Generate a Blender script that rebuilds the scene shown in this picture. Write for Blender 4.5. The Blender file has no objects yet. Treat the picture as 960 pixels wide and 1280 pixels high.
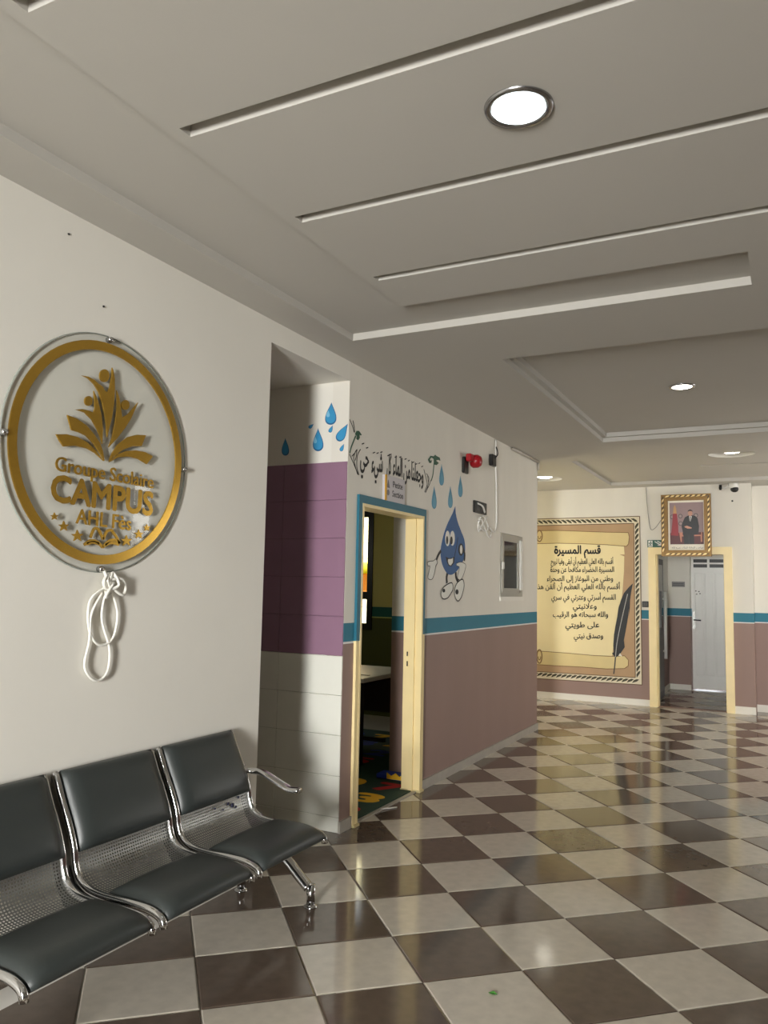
import bpy, bmesh, math, random
from mathutils import Vector, Matrix
from mathutils.geometry import tessellate_polygon
random.seed(7)
U = 0.4225                      # one floor tile in metres; every length below is written in tiles
sc = bpy.context.scene
COL = sc.collection

# ------------------------------------------------------------------ camera
cam = bpy.data.cameras.new('camera'); cam_o = bpy.data.objects.new('camera', cam); COL.objects.link(cam_o)
cam.sensor_fit = 'AUTO'; cam.sensor_width = 36.0; cam.lens = 992.0 / 1280.0 * 36.0
cam.clip_start = 0.05; cam.clip_end = 200
cr, cu, cf = Vector((0.89089, 0.453771, 0.020186)), Vector((0.025494, -0.094325, 0.995215)), Vector((-0.453504, 0.886112, 0.095601))
m3 = Matrix((cr, cu, -cf)).transposed()
cam_o.matrix_world = Matrix.Translation(Vector((6.01, -13.39, 3.60)) * U) @ m3.to_4x4()
sc.camera = cam_o

# ------------------------------------------------------------------ sky, daylight through the openings, added fill lights, exposure
world = bpy.data.worlds.new('sky'); sc.world = world; world.use_nodes = True
bgn = world.node_tree.nodes['Background']; bgn.inputs[0].default_value = (0.86, 0.93, 1.0, 1); bgn.inputs[1].default_value = 2.2
def area(name, loc, to, sx, sy, power, col):
    l = bpy.data.lights.new(name, 'AREA'); l.shape = 'RECTANGLE'; l.size = sx * U; l.size_y = sy * U; l.energy = power; l.color = col
    o = bpy.data.objects.new(name, l); COL.objects.link(o); o.location = Vector(loc) * U
    d = Vector(to) - Vector(loc); o.rotation_euler = d.to_track_quat('-Z', 'Z').to_euler()
    return o
e = area('entrance_daylight', (5.5, -23.8, 3.2), (2.2, -5, 2.2), 1.9, 4.2, 160, (1.0, 0.99, 0.96)); e.data.spread = math.radians(80)
area('side_window_daylight', (12.6, 9.4, 4.2), (0, 11.4, 3.2), 4.4, 3.4, 72, (1.0, 0.95, 0.87))
area('far_left_window_daylight', (-4.4, 10.3, 3.6), (2.0, 13.0, 2.6), 3.6, 3.2, 22, (1.0, 0.95, 0.84))
area('corridor_fill_light', (4.9, 17.4, 4.6), (3.0, 19.4, 2.4), 1.2, 1.6, 5, (1.0, 1.0, 0.96))  # added fill to brighten the corridor door; the wall beside it has no window
area('classroom_fill_light', (-6.9, 2.6, 4.6), (-2.0, 2.2, 1.4), 3.0, 2.4, 9, (1.0, 0.97, 0.86))  # added fill to lift the classroom walls and table; no window there
sun = bpy.data.lights.new('sun', 'SUN'); sun.energy = 24; sun.angle = math.radians(0.6); sun.color = (1.0, 0.95, 0.86); sun_o = bpy.data.objects.new('sun', sun); COL.objects.link(sun_o)
sun_o.rotation_euler = Vector((0.0, 0.5, -0.866)).to_track_quat('-Z', 'Z').to_euler()
vs = sc.view_settings
vs.view_transform = 'Standard'; vs.look = 'None'; vs.exposure = 0.0; vs.gamma = 1.0; vs.use_curve_mapping = False
sc.cycles.use_denoising = True; sc.cycles.max_bounces = 10; sc.cycles.diffuse_bounces = 6; sc.cycles.sample_clamp_indirect = 6.0
sc.cycles.caustics_reflective = False; sc.cycles.caustics_refractive = False

# ------------------------------------------------------------------ helpers
def lin(r, g, b):
    return tuple((c / 255 / 12.92) if c / 255 <= 0.04045 else ((c / 255 + 0.055) / 1.055) ** 2.4 for c in (r, g, b)) + (1.0,)
MATS = {}
def mat(name, rgb, rough=0.6, metal=0.0, var=0.06, scale=6.0, bump=0.0, bscale=60.0, spec=0.5, emit=None, est=0.0, coat=0.0):
    """principled surface with a little procedural mottling"""
    if name in MATS: return MATS[name]
    m = bpy.data.materials.new(name); m.use_nodes = True; nt = m.node_tree; b = nt.nodes['Principled BSDF']
    b.inputs['Roughness'].default_value = rough; b.inputs['Metallic'].default_value = metal; b.inputs['Specular IOR Level'].default_value = spec
    b.inputs['Coat Weight'].default_value = coat
    c = lin(*rgb)
    tc = nt.nodes.new('ShaderNodeTexCoord'); nz = nt.nodes.new('ShaderNodeTexNoise'); nz.inputs['Scale'].default_value = scale; nz.inputs['Detail'].default_value = 5
    nt.links.new(tc.outputs['Object'], nz.inputs['Vector'])
    mx = nt.nodes.new('ShaderNodeMix'); mx.data_type = 'RGBA'
    mx.inputs['A'].default_value = tuple(max(0, v * (1 - var * 2)) for v in c[:3]) + (1,); mx.inputs['B'].default_value = tuple(min(1, v * (1 + var)) for v in c[:3]) + (1,)
    nt.links.new(nz.outputs['Fac'], mx.inputs['Factor']); nt.links.new(mx.outputs['Result'], b.inputs['Base Color'])
    if bump:
        n2 = nt.nodes.new('ShaderNodeTexNoise'); n2.inputs['Scale'].default_value = bscale; bp = nt.nodes.new('ShaderNodeBump'); bp.inputs['Strength'].default_value = bump; bp.inputs['Distance'].default_value = 0.01
        nt.links.new(tc.outputs['Object'], n2.inputs['Vector']); nt.links.new(n2.outputs['Fac'], bp.inputs['Height']); nt.links.new(bp.outputs['Normal'], b.inputs['Normal'])
    if emit:
        b.inputs['Emission Color'].default_value = lin(*emit); b.inputs['Emission Strength'].default_value = est
    MATS[name] = m; return m
def banded(name, bands, rough=0.55, var=0.05):
    """painted wall: flat colours by height above the floor (top of each band in tiles), brushed mottling over them"""
    m = bpy.data.materials.new(name); m.use_nodes = True; nt = m.node_tree; b = nt.nodes['Principled BSDF']; b.inputs['Roughness'].default_value = rough
    b.inputs['Specular IOR Level'].default_value = 0.3
    g = nt.nodes.new('ShaderNodeNewGeometry'); sp = nt.nodes.new('ShaderNodeSeparateXYZ'); nt.links.new(g.outputs['Position'], sp.inputs[0])
    dv = nt.nodes.new('ShaderNodeMath'); dv.operation = 'DIVIDE'; dv.inputs[1].default_value = 8.0 * U; nt.links.new(sp.outputs['Z'], dv.inputs[0])
    r = nt.nodes.new('ShaderNodeValToRGB'); r.color_ramp.interpolation = 'CONSTANT'
    e = r.color_ramp.elements; e[0].position = 0; e[0].color = lin(*bands[0][1]); e[1].position = bands[0][0] / 8.0; e[1].color = lin(*bands[1][1])
    for k in range(1, len(bands) - 1):
        x = e.new(bands[k][0] / 8.0); x.color = lin(*bands[k + 1][1])
    nt.links.new(dv.outputs[0], r.inputs[0])
    mp = nt.nodes.new('ShaderNodeMapping'); mp.inputs['Scale'].default_value = (2.2, 2.2, 0.7); nt.links.new(g.outputs['Position'], mp.inputs[0])
    nz = nt.nodes.new('ShaderNodeTexNoise'); nz.inputs['Scale'].default_value = 1.6; nz.inputs['Detail'].default_value = 6; nt.links.new(mp.outputs[0], nz.inputs['Vector'])
    mr = nt.nodes.new('ShaderNodeMapRange'); mr.inputs['To Min'].default_value = 1 - var * 2; mr.inputs['To Max'].default_value = 1 + var; nt.links.new(nz.outputs['Fac'], mr.inputs['Value'])
    ml = nt.nodes.new('ShaderNodeVectorMath'); ml.operation = 'SCALE'; nt.links.new(r.outputs['Color'], ml.inputs[0]); nt.links.new(mr.outputs[0], ml.inputs['Scale'])
    nt.links.new(ml.outputs[0], b.inputs['Base Color'])
    MATS[name] = m; return m
def tri(loops):
    """triangles of a 2-D outline with holes"""
    return tessellate_polygon([[Vector((x, y, 0)) for x, y in l] for l in loops])
class MB:
    def __init__(s): s.v, s.f, s.sm = [], [], []
    def add(s, vs, fs, smooth=False):
        n = len(s.v); s.v += [tuple(v) for v in vs]; s.f += [tuple(i + n for i in f) for f in fs]; s.sm += [smooth] * len(fs); return s
    def box(s, x0, x1, y0, y1, z0, z1):
        v = [(x, y, z) for x in (x0, x1) for y in (y0, y1) for z in (z0, z1)]
        return s.add(v, [(0, 1, 3, 2), (4, 6, 7, 5), (0, 4, 5, 1), (2, 3, 7, 6), (0, 2, 6, 4), (1, 5, 7, 3)])
    def bbox(s, x0, x1, y0, y1, z0, z1, b=0.01):
        """box with its edges cut back by b: 24 corners"""
        bm = bmesh.new(); bmesh.ops.create_cube(bm, size=1)
        for v in bm.verts: v.co = Vector(((x0 + x1) / 2 + v.co.x * (x1 - x0), (y0 + y1) / 2 + v.co.y * (y1 - y0), (z0 + z1) / 2 + v.co.z * (z1 - z0)))
        bmesh.ops.bevel(bm, geom=bm.edges[:], offset=b, segments=1, affect='EDGES')
        bm.verts.index_update(); s.add([v.co for v in bm.verts], [[v.index for v in f.verts] for f in bm.faces]); bm.free(); return s
    def plate(s, loops, mp, d0, d1):
        """2-D outline with holes given a thickness; mp(a, b, d) places a point"""
        if isinstance(loops[0][0], (int, float)): loops = [loops]
        pts = [p for l in loops for p in l]; n = len(pts); t = tri(loops)
        vs = [mp(a, b, d0) for a, b in pts] + [mp(a, b, d1) for a, b in pts]
        fs = [tuple(x) for x in t] + [tuple(i + n for i in reversed(x)) for x in t]; k = 0
        for l in loops:
            m = len(l)
            for i in range(m): j = (i + 1) % m; fs.append((k + i, k + j, k + j + n, k + i + n))
            k += m
        return s.add(vs, fs)
    def tube(s, path, r, n=8, flat=1.0, closed=False):
        P = [Vector(p) for p in path]; P = [p for i, p in enumerate(P) if i == 0 or (p - P[i - 1]).length > 1e-5]; vs, fs = [], []; N = len(P); u = None
        for i, p in enumerate(P):
            t = (P[min(i + 1, N - 1)] - P[max(i - 1, 0)]).normalized()
            if u is None: u = t.cross(Vector((0, 1, 0)) if abs(t.y) < 0.9 else Vector((0, 0, 1))).normalized()
            u = (u - t * u.dot(t)).normalized(); w = u.cross(t); rr = r[min(i, len(r) - 1)] if isinstance(r, (list, tuple)) else r
            for k in range(n): q = 2 * math.pi * k / n; vs.append(p + w * (rr * math.cos(q)) + u * (rr * flat * math.sin(q)))
        for i in range(N - 1):
            for k in range(n): a, b = i * n + k, i * n + (k + 1) % n; c = (i + 1) * n; fs.append((a, b, c + (k + 1) % n, c + k))
        fs += [tuple(range(n))[::-1], tuple((N - 1) * n + k for k in range(n))]
        return s.add(vs, fs, True)
    def lathe(s, prof, c, n=32, axis='Z', caps=True):
        vs, fs = [], []
        for r, h in prof:
            for k in range(n):
                q = 2 * math.pi * k / n; x, y = r * math.cos(q), r * math.sin(q)
                vs.append((c[0] + x, c[1] + y, c[2] + h) if axis == 'Z' else (c[0] + h, c[1] + x, c[2] + y) if axis == 'X' else (c[0] + x, c[1] + h, c[2] + y))
        for i in range(len(prof) - 1):
            for k in range(n): a, b = i * n + k, i * n + (k + 1) % n; fs.append((a, b, b + n, a + n))
        if caps: fs += [tuple(range(n))[::-1], tuple((len(prof) - 1) * n + k for k in range(n))]
        return s.add(vs, fs, True)
    def ball(s, c, rx, ry, rz, n=12, m=8):
        return s.lathe_e(c, rx, ry, rz, n, m)
    def lathe_e(s, c, rx, ry, rz, n, m):
        vs, fs = [], []
        for i in range(m + 1):
            p = math.pi * i / m; r = max(math.sin(p), 1e-3)
            for k in range(n): q = 2 * math.pi * k / n; vs.append((c[0] + rx * r * math.cos(q), c[1] + ry * r * math.sin(q), c[2] - rz * math.cos(p)))
        for i in range(m):
            for k in range(n): a, b = i * n + k, i * n + (k + 1) % n; fs.append((a, b, b + n, a + n))
        return s.add(vs, fs, True)
    def build(s, name, material, parent=None, origin=None, flat=False):
        me = bpy.data.meshes.new(name); o0 = Vector(origin or (0, 0, 0))
        if origin is None and parent is not None: o0 = Vector(parent['_o']) if '_o' in parent else o0
        me.from_pydata([(Vector(v) - o0) * U for v in s.v], [], s.f); me.update()
        me.polygons.foreach_set('use_smooth', [False if flat else b for b in s.sm])
        bm = bmesh.new(); bm.from_mesh(me); bmesh.ops.recalc_face_normals(bm, faces=bm.faces); bm.to_mesh(me); bm.free()
        me.materials.append(material)
        o = bpy.data.objects.new(name, me); COL.objects.link(o); o['_o'] = tuple(o0)
        if parent is not None:
            o.parent = parent; o.location = (o0 - Vector(parent['_o'])) * U
        else: o.location = o0 * U
        return o
def tag(o, label=None, cat=None, group=None, kind=None):
    if label: o['label'] = label
    if cat: o['category'] = cat
    if group: o['group'] = group
    if kind: o['kind'] = kind
    return o
def thing(name, loc, label, cat, group=None):
    o = bpy.data.objects.new(name, None); COL.objects.link(o); o.empty_display_size = 0.05; o.location = Vector(loc) * U; o['_o'] = tuple(loc)
    return tag(o, label, cat, group)
def box(name, m, a, parent=None, bev=0):
    b = MB(); (b.bbox(*a, bev) if bev else b.box(*a)); return b.build(name, m, parent)
def on_x(X): return lambda a, b, d: (X + d, a, b)            # wall facing +X: a runs along Y, b is height
def on_y(Y): return lambda a, b, d: (a, Y - d, b)            # wall facing -Y: a runs along X, b is height
def rect(a0, a1, b0, b1): return [(a0, b0), (a1, b0), (a1, b1), (a0, b1)]
def circ(a, b, r, n=32): return [(a + r * math.cos(2 * math.pi * k / n), b + r * math.sin(2 * math.pi * k / n)) for k in range(n)]
def ribbon(pts, w):
    """outline of a brush stroke of width w along pts, smoothed"""
    P = smooth2(pts); L, R = [], []
    for i, p in enumerate(P):
        q0, q1 = P[max(i - 1, 0)], P[min(i + 1, len(P) - 1)]; dx, dy = q1[0] - q0[0], q1[1] - q0[1]; l = math.hypot(dx, dy) or 1
        L.append((p[0] - dy / l * w / 2, p[1] + dx / l * w / 2)); R.append((p[0] + dy / l * w / 2, p[1] - dx / l * w / 2))
    return L + R[::-1]
def smooth2(P, k=4, closed=False):
    if len(P) < 3: return list(P)
    out = []; n = len(P)
    for i in range(n if closed else n - 1):
        g = (lambda j: P[j % n]) if closed else (lambda j: P[max(0, min(n - 1, j))])
        a, b, c, d = g(i - 1), g(i), g(i + 1), g(i + 2)
        for j in range(k):
            t = j / k; out.append(tuple(0.5 * (2 * b[q] + (c[q] - a[q]) * t + (2 * a[q] - 5 * b[q] + 4 * c[q] - d[q]) * t * t + (3 * b[q] - a[q] - 3 * c[q] + d[q]) * t ** 3) for q in range(len(b))))
    if not closed: out.append(tuple(P[-1]))
    return out

# ---------- lettering
TXT = bpy.data.curves.new('lettering', 'FONT'); TXT_O = bpy.data.objects.new('lettering', TXT); COL.objects.link(TXT_O)
def glyphs(s, bold=0.0, res=3):
    TXT.body = s; TXT.size = 1; TXT.extrude = 0.0; TXT.offset = bold; TXT.resolution_u = res; TXT.fill_mode = 'FRONT'
    dg = bpy.context.evaluated_depsgraph_get(); dg.update(); ev = TXT_O.evaluated_get(dg); me = ev.to_mesh()
    v = [(p.co.x, p.co.y) for p in me.vertices]; f = [tuple(p.vertices) for p in me.polygons]; ev.to_mesh_clear()
    for i, ch in enumerate(s):                        # the round heh is one self-crossing outline that the filler drops: draw its bowl here
        if ch in '\uFE93\uFEE9' and len(s) > 1:
            x = width(s[:i] + '.') - width('.'); n = len(v); o, q = [], []
            for k in range(20):
                a = 2 * math.pi * k / 20; o.append((x + 0.235 + 0.205 * math.cos(a), 0.2 + (0.215 + (0.06 if k in (6, 7) else 0)) * math.sin(a))); q.append((x + 0.235 + 0.115 * math.cos(a), 0.195 + 0.12 * math.sin(a)))
            v += o + q; f += [(n + k, n + (k + 1) % 20, n + 20 + (k + 1) % 20, n + 20 + k) for k in range(20)]
    return v, f
def width(s):
    TXT.body = s; dg = bpy.context.evaluated_depsgraph_get(); dg.update(); ev = TXT_O.evaluated_get(dg); me = ev.to_mesh()
    w = max([p.co.x for p in me.vertices] or [0.0]); ev.to_mesh_clear(); return w
def letter(b, s, mp, a0, a1, z0, h=None, d=0.004, bold=0.0, z1=None, thick=0.0, skew=0.0):
    """writes s so that it spans a0..a1 with its baseline from z0 to z1; h = size in tiles (None keeps the proportions)"""
    v, f = glyphs(s, 0.0)
    if not v: return
    x0, x1 = min(p[0] for p in v), max(p[0] for p in v); k = (a1 - a0) / (x1 - x0); h = h or k; z1 = z0 if z1 is None else z1
    def pl(p, dd): t = (p[0] - x0) / (x1 - x0); return mp(a0 + (a1 - a0) * t, z0 + (z1 - z0) * t + p[1] * h, dd)
    if bold and not thick:
        for q, (sx, sy) in enumerate(((-1, 0), (1, 0), (0, -1), (0, 1))): b.add([pl((p[0] + sx * bold * 1.3, p[1] + sy * bold), d + 0.0002 * (q + 1)) for p in v], f)
    b.add([pl(p, d + thick) for p in v], f)
    if thick:
        for q, (sx, sy) in enumerate(((-1, 0), (1, 0), (0, -1), (0, 1), (-.7, -.7), (.7, .7), (.7, -.7), (-.7, .7))):
            if bold: b.add([pl((p[0] + sx * bold, p[1] + sy * bold), d + thick - 0.0003 * (q + 1)) for p in v], f)
        cnt = {}
        for q in f:
            for i in range(len(q)): e = (q[i], q[(i + 1) % len(q)]); cnt[e] = 1
        n = len(v); side = [(e[0], e[1], e[1] + n, e[0] + n) for e in cnt if (e[1], e[0]) not in cnt]
        b.add([pl(p, d + thick) for p in v] + [pl(p, d) for p in v], side)
AR = {'ا': 0xFE8D, 'أ': 0xFE83, 'إ': 0xFE87, 'ب': 0xFE8F, 'ة': 0xFE93, 'ت': 0xFE95, 'ج': 0xFE9D, 'ح': 0xFEA1, 'خ': 0xFEA5, 'د': 0xFEA9, 'ذ': 0xFEAB, 'ر': 0xFEAD, 'ز': 0xFEAF, 'س': 0xFEB1, 'ش': 0xFEB5, 'ص': 0xFEB9, 'ض': 0xFEBD, 'ط': 0xFEC1, 'ظ': 0xFEC5, 'ع': 0xFEC9, 'غ': 0xFECD, 'ف': 0xFED1, 'ق': 0xFED5, 'ك': 0xFED9, 'ل': 0xFEDD, 'م': 0xFEE1, 'ن': 0xFEE5, 'ه': 0xFEE9, 'و': 0xFEED, 'ى': 0xFEEF, 'ي': 0xFEF1, 'ء': 0xFE80}
NOJOIN = set('اأإدذرزوىةء')     # letters that do not join to the next one
LAMALEF = {'ا': 0xFEFB, 'أ': 0xFEF7, 'إ': 0xFEF9}
def arabic(s):
    """joined letter forms in visual order, left to right"""
    out = []
    for w in s.split(' '):
        r, i, joined = [], 0, False
        while i < len(w):
            c = w[i]
            if c == 'ل' and i + 1 < len(w) and w[i + 1] in LAMALEF:
                r.append(chr(LAMALEF[w[i + 1]] + (1 if joined else 0))); joined = False; i += 2; continue
            nxt = c not in NOJOIN and i + 1 < len(w) and w[i + 1] != 'ء'
            base = AR[c]; form = 0
            if c == 'ء': joined = False
            elif joined and nxt: form = 3
            elif joined: form = 1
            elif nxt: form = 2
            r.append(chr(base + form)); joined = nxt; i += 1
        out.append(''.join(reversed(r)))
    return ' '.join(reversed(out))

# ------------------------------------------------------------------ materials of the setting
WALL = mat('white_wall_paint', (232, 229, 220), 0.6, var=0.05, scale=1.2, spec=0.3, bump=0.05, bscale=25)
BAND = banded('hall_wall_paint', [(2.72, (152, 128, 120)), (2.765, (225, 226, 224)), (3.04, (52, 124, 146)), (9, (228, 224, 214))])
GREEN = banded('classroom_wall_paint', [(2.72, (88, 92, 46)), (2.765, (190, 195, 120)), (3.04, (30, 95, 85)), (9, (205, 195, 120))])
DIM = banded('dimmed_wall_paint', [(2.72, (140, 112, 108)), (2.765, (225, 226, 224)), (3.04, (52, 124, 146)), (9, (188, 184, 175))])  # hall bands darkened on the unseen walls to hold down bounced light
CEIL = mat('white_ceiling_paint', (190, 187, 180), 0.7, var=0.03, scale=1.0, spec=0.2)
STONE = mat('grey_stone', (176, 170, 160), 0.35, var=0.1, scale=14)
TDARK = mat('dark_brown_floor_tile', (104, 90, 79), 0.1, var=0.15, scale=16, bump=0.012, bscale=3)
TLIGHT = mat('light_grey_floor_tile', (209, 201, 187), 0.1, var=0.12, scale=16, bump=0.012, bscale=3)
GROUT = mat('pale_grout', (170, 163, 152), 0.8)
WHITE_TILE = mat('white_glazed_tile', (226, 226, 216), 0.3, var=0.03)
PURPLE_TILE = mat('purple_painted_tile', (144, 110, 132), 0.45, var=0.05)
CREAM = mat('cream_door_paint', (240, 220, 166), 0.4, var=0.06, scale=5)
CHROME = mat('chrome', (205, 205, 205), 0.12, 1.0, var=0.02)
STEEL = mat('brushed_steel', (150, 150, 146), 0.3, 1.0, var=0.05)
BLACK = mat('black_plastic', (24, 24, 24), 0.4)
INK = mat('black_wall_paint_ink', (22, 22, 24), 0.6)
WHITE = mat('white_plastic', (232, 231, 226), 0.4, var=0.02)
ALU = mat('white_aluminium', (205, 204, 198), 0.35, 0.0, var=0.03)

# ------------------------------------------------------------------ floor: bed and individual tiles laid at 47 degrees to the walls
floor = tag(box('floor', GROUT, (-4.7, 13.0, -24, 19.6, -0.3, -0.012)), kind='structure')
O0, EI, EJ = (0.86, -4.152), (0.7314, 0.6820), (0.6820, -0.7314)
def tpos(i, j): return O0[0] + i * EI[0] + j * EJ[0], O0[1] + i * EI[1] + j * EJ[1]
def seen(x, y):
    d = Vector((x, y, 0)) - Vector((6.01, -13.39, 3.6)); z = d.dot(cf)
    if z < 0.5: return None
    return 480 + 992 * d.dot(cr) / z, 640 - 992 * d.dot(cu) / z, z
def tile_mesh(name, m, kind_var):
    b = MB(); g, e = 0.006, 0.012; ring = []
    for ins, z in ((g, -0.03), (g, -0.004), (g + e, 0.0)):
        for (i, j) in ((0, 0), (1, 0), (1, 1), (0, 1)):
            ii, jj = (ins if i == 0 else 1 - ins), (ins if j == 0 else 1 - ins); ring.append((ii * EI[0] + jj * EJ[0], ii * EI[1] + jj * EJ[1], z))
    fs = [(8, 9, 10, 11)]
    for r in (0, 4):
        for k in range(4): fs.append((r + k, r + (k + 1) % 4, r + 4 + (k + 1) % 4, r + 4 + k))
    b.add(ring, fs); return b
cells = []
for i in range(-20, 34):
    for j in range(-34, 28):
        cx, cy = tpos(i + 0.5, j + 0.5)
        if not (-4.3 < cx < 13.0 and -23.5 < cy < 19.3): continue
        if cx < -0.72 and -2.2 < cy < 7.4: continue
        if cx < -0.72 and cy < -7: continue
        if cy > 14.2 and not (1.4 < cx < 5.2): continue
        p = seen(cx, cy); vis = 0
        if p and -130 < p[0] < 1090 and p[1] < 1420: vis = 1 / p[2]
        cells.append((vis, i, j))
cells.sort(key=lambda c: -c[0])
protos = {}
rest = {0: MB(), 1: MB()}
for n, (vis, i, j) in enumerate(cells):
    dark = (i + j) % 2 == 0; x, y = tpos(i, j)
    if n < 300 and vis > 0:
        if dark not in protos:
            protos[dark] = tile_mesh('tile', 0, 0).build('tile', TDARK if dark else TLIGHT, floor); o = protos[dark]
        else:
            o = protos[dark].copy(); COL.objects.link(o)
        o.location = (x * U, y * U, 0)
    else:
        t = tile_mesh('tile', 0, 0); rest[0 if dark else 1].add([(a + x, b + y, c) for a, b, c in t.v], t.f)
for k in (0, 1):
    if rest[k].v: tag(rest[k].build('floor_tiles', (TDARK, TLIGHT)[k], floor), kind='stuff')

# ------------------------------------------------------------------ walls
def S(name, b, m, parent=None): return tag(b.build(name, m, parent), kind='structure')
S('wall_left', MB().box(-0.5, 0, -24, -5.0, 0, 7.15), WALL)
w = MB().box(-0.5, 0, -5.0, -2.9, 6.8, 7.15)
S('wall_lintel', w, WALL)
S('ceiling_niche', MB().box(-3, -0.5, -6.5, -2.9, 6.8, 7.15), WALL)
S('wall_niche_back', MB().box(-3.2, -3, -6.7, -2.56, 0, 7.15), WALL)
S('wall_niche_left', MB().box(-3, -0.5, -6.7, -6.5, 0, 6.8), WALL)
nw = S('wall_niche', MB().box(-3.0, -0.3, -2.9, -2.56, 0, 7.15), WALL)
box('tile_bed', mat('purple_grout', (120, 92, 112), 0.7), (-2.99, -0.004, -2.915, -2.9, 2.58, 5.53), nw); box('tile_bed', mat('grey_grout', (176, 176, 164), 0.7), (-2.99, -0.004, -2.915, -2.9, 0.0, 2.57), nw)
zb = [0.0, 0.22, 0.812, 1.402, 1.99, 2.572] + [2.572 + 0.592 * k for k in range(1, 6)]
xb = [-2.99, -2.3, -1.15, 0.0]
for r in range(len(zb) - 1):                                   # glazed tiles, the upper five rows painted purple
    for c in range(3):
        box('wall_tile', WHITE_TILE if r < 5 else PURPLE_TILE, (xb[c] + 0.003, xb[c + 1] - 0.003, -2.925, -2.9, zb[r] + 0.003, zb[r + 1] - 0.003), nw, 0.006)
MX = on_x(0)
mw = S('wall_middle', MB().plate([rect(-2.9, 7.4, 0, 7.15), rect(-2.47, -0.10, -0.001 + 0.002, 4.93)[::-1], rect(4.33, 6.05, 3.42, 4.96)[::-1]], MX, 0, -0.3), BAND)
S('wall_classroom_pier', MB().box(-0.98, -0.3, 0.7, 1.2, 0, 7.1), BAND)
cb = S('wall_classroom_back', MB().plate([rect(-7, -0.3, 0, 7.1), rect(-6.3, -4.75, 2.4, 5.84)[::-1]], on_y(7.0), 0, -0.35), GREEN)
S('wall_classroom_left', MB().box(-7.2, -7, -2.6, 7.3, 0, 7.15), GREEN)
S('wall_classroom_front', MB().box(-7, -3.2, -2.9, -2.6, 0, 7.15), GREEN)
S('floor_classroom', MB().box(-7, -0.3, -2.56, 7.0, -0.3, 0.004), STONE)
MF = on_y(13.65)
S('wall_far', MB().plate([rect(-4.5, 5.0, 0, 7.15), rect(2.12, 4.22, 0.001, 4.9)[::-1]], MF, 0, -0.35), BAND)
S('wall_far_right', MB().box(5.0, 13.3, 14.45, 14.7, 0, 7.15), BAND)
S('wall_far_return', MB().box(4.75, 5.0, 14.0, 14.7, 0, 7.15), BAND)
S('wall_far_left', MB().plate([rect(7.2, 13.9, 0, 7.15), rect(8.4, 12.2, 1.9, 5.3)[::-1]], lambda a, b, d: (-4.5 - d, a, b), 0, 0.2), BAND)
S('window_4', MB().plate([rect(8.4, 12.2, 1.9, 5.3), rect(8.52, 10.24, 2.02, 5.18)[::-1], rect(10.36, 12.08, 2.02, 5.18)[::-1]], lambda a, b, d: (-4.55 - d, a, b), 0, 0.1), ALU)
S('wall_right', MB().plate([rect(-24, 14.7, 0, 7.15), rect(7.2, 12.0, 2.2, 5.9)[::-1]], lambda a, b, d: (13.0 + d, a, b), 0, 0.3), DIM)
S('wall_rear', MB().plate([rect(-0.5, 13, 0, 7.15), rect(4.1, 6.9, 0.001, 5.6)[::-1]], lambda a, b, d: (a, -24 - d, b), 0, 0.3), DIM)
# corridor behind the far doorway
S('wall_corridor_left', MB().box(1.55, 1.80, 14.0, 19.3, 0, 7.1), BAND)
S('wall_corridor_back', MB().box(1.8, 2.6, 19.05, 19.5, 0, 7.1), BAND)
S('wall_corridor_end', MB().plate([rect(2.6, 5.2, 0, 7.1), rect(2.62, 3.86, 0.001, 5.02)[::-1]], on_y(19.5), 0, -0.3), BAND)
S('wall_corridor_right', MB().box(5.0, 5.2, 14.7, 19.5, 0, 7.1), BAND)
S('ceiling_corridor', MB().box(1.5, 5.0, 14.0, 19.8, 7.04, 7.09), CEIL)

# ------------------------------------------------------------------ ceiling: soffit with a raised channel, trays, slots and round recesses
MZ = lambda a, b, d: (a, b, d)
OUT = [(-7.2, -24.3), (13.3, -24.3), (13.3, 14.75), (-4.7, 14.75), (-4.7, 7.35), (-7.2, 7.35)]
channel = [(0.55, -19), (1.78, -19), (1.78, -4.77), (5.71, -4.77), (5.71, -3.80), (0.55, -3.80)]
slots = [rect(1.9, 9.3, y - 0.13, y) for y in (-10.33, -8.83, -7.22, -5.62)]
A = [OUT, channel[::-1]] + [s[::-1] for s in slots] + [circ(4.34, -8.11, 0.225)[::-1], rect(2.2, 9.4, -2.1, 5.22)[::-1], rect(0.85, 9.4, 7.69, 13.0)[::-1], circ(-0.77, 10.80, 0.56)[::-1]]
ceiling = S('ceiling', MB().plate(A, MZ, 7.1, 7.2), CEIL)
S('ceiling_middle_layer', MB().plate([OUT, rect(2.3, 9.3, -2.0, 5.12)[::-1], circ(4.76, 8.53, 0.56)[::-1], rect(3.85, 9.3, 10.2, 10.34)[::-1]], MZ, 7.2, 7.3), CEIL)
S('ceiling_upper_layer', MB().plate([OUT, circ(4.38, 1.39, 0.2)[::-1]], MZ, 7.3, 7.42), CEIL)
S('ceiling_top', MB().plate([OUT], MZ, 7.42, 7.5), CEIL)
# ------------------------------------------------------------------ baseboards
S('baseboard_middle', MB().box(0, 0.035, -0.02, 7.4, 0, 0.17), STONE)
S('baseboard_door', MB().box(0, 0.035, -2.93, -2.56, 0, 0.17), STONE)
S('baseboard_far', MB().box(-4.5, 1.92, 13.61, 13.65, 0, 0.2), WALL)
S('baseboard_far_right', MB().box(4.4, 5.0, 13.61, 13.65, 0, 0.22), WALL)
S('baseboard_pilaster', MB().box(5.0, 13.0, 14.41, 14.45, 0, 0.22), WALL)
S('baseboard_corridor', MB().box(1.8, 2.6, 19.0, 19.05, 0, 0.2), WALL)
S('baseboard_corridor_left', MB().box(1.8, 1.84, 14.05, 19.0, 0, 0.2), WALL)

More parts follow.
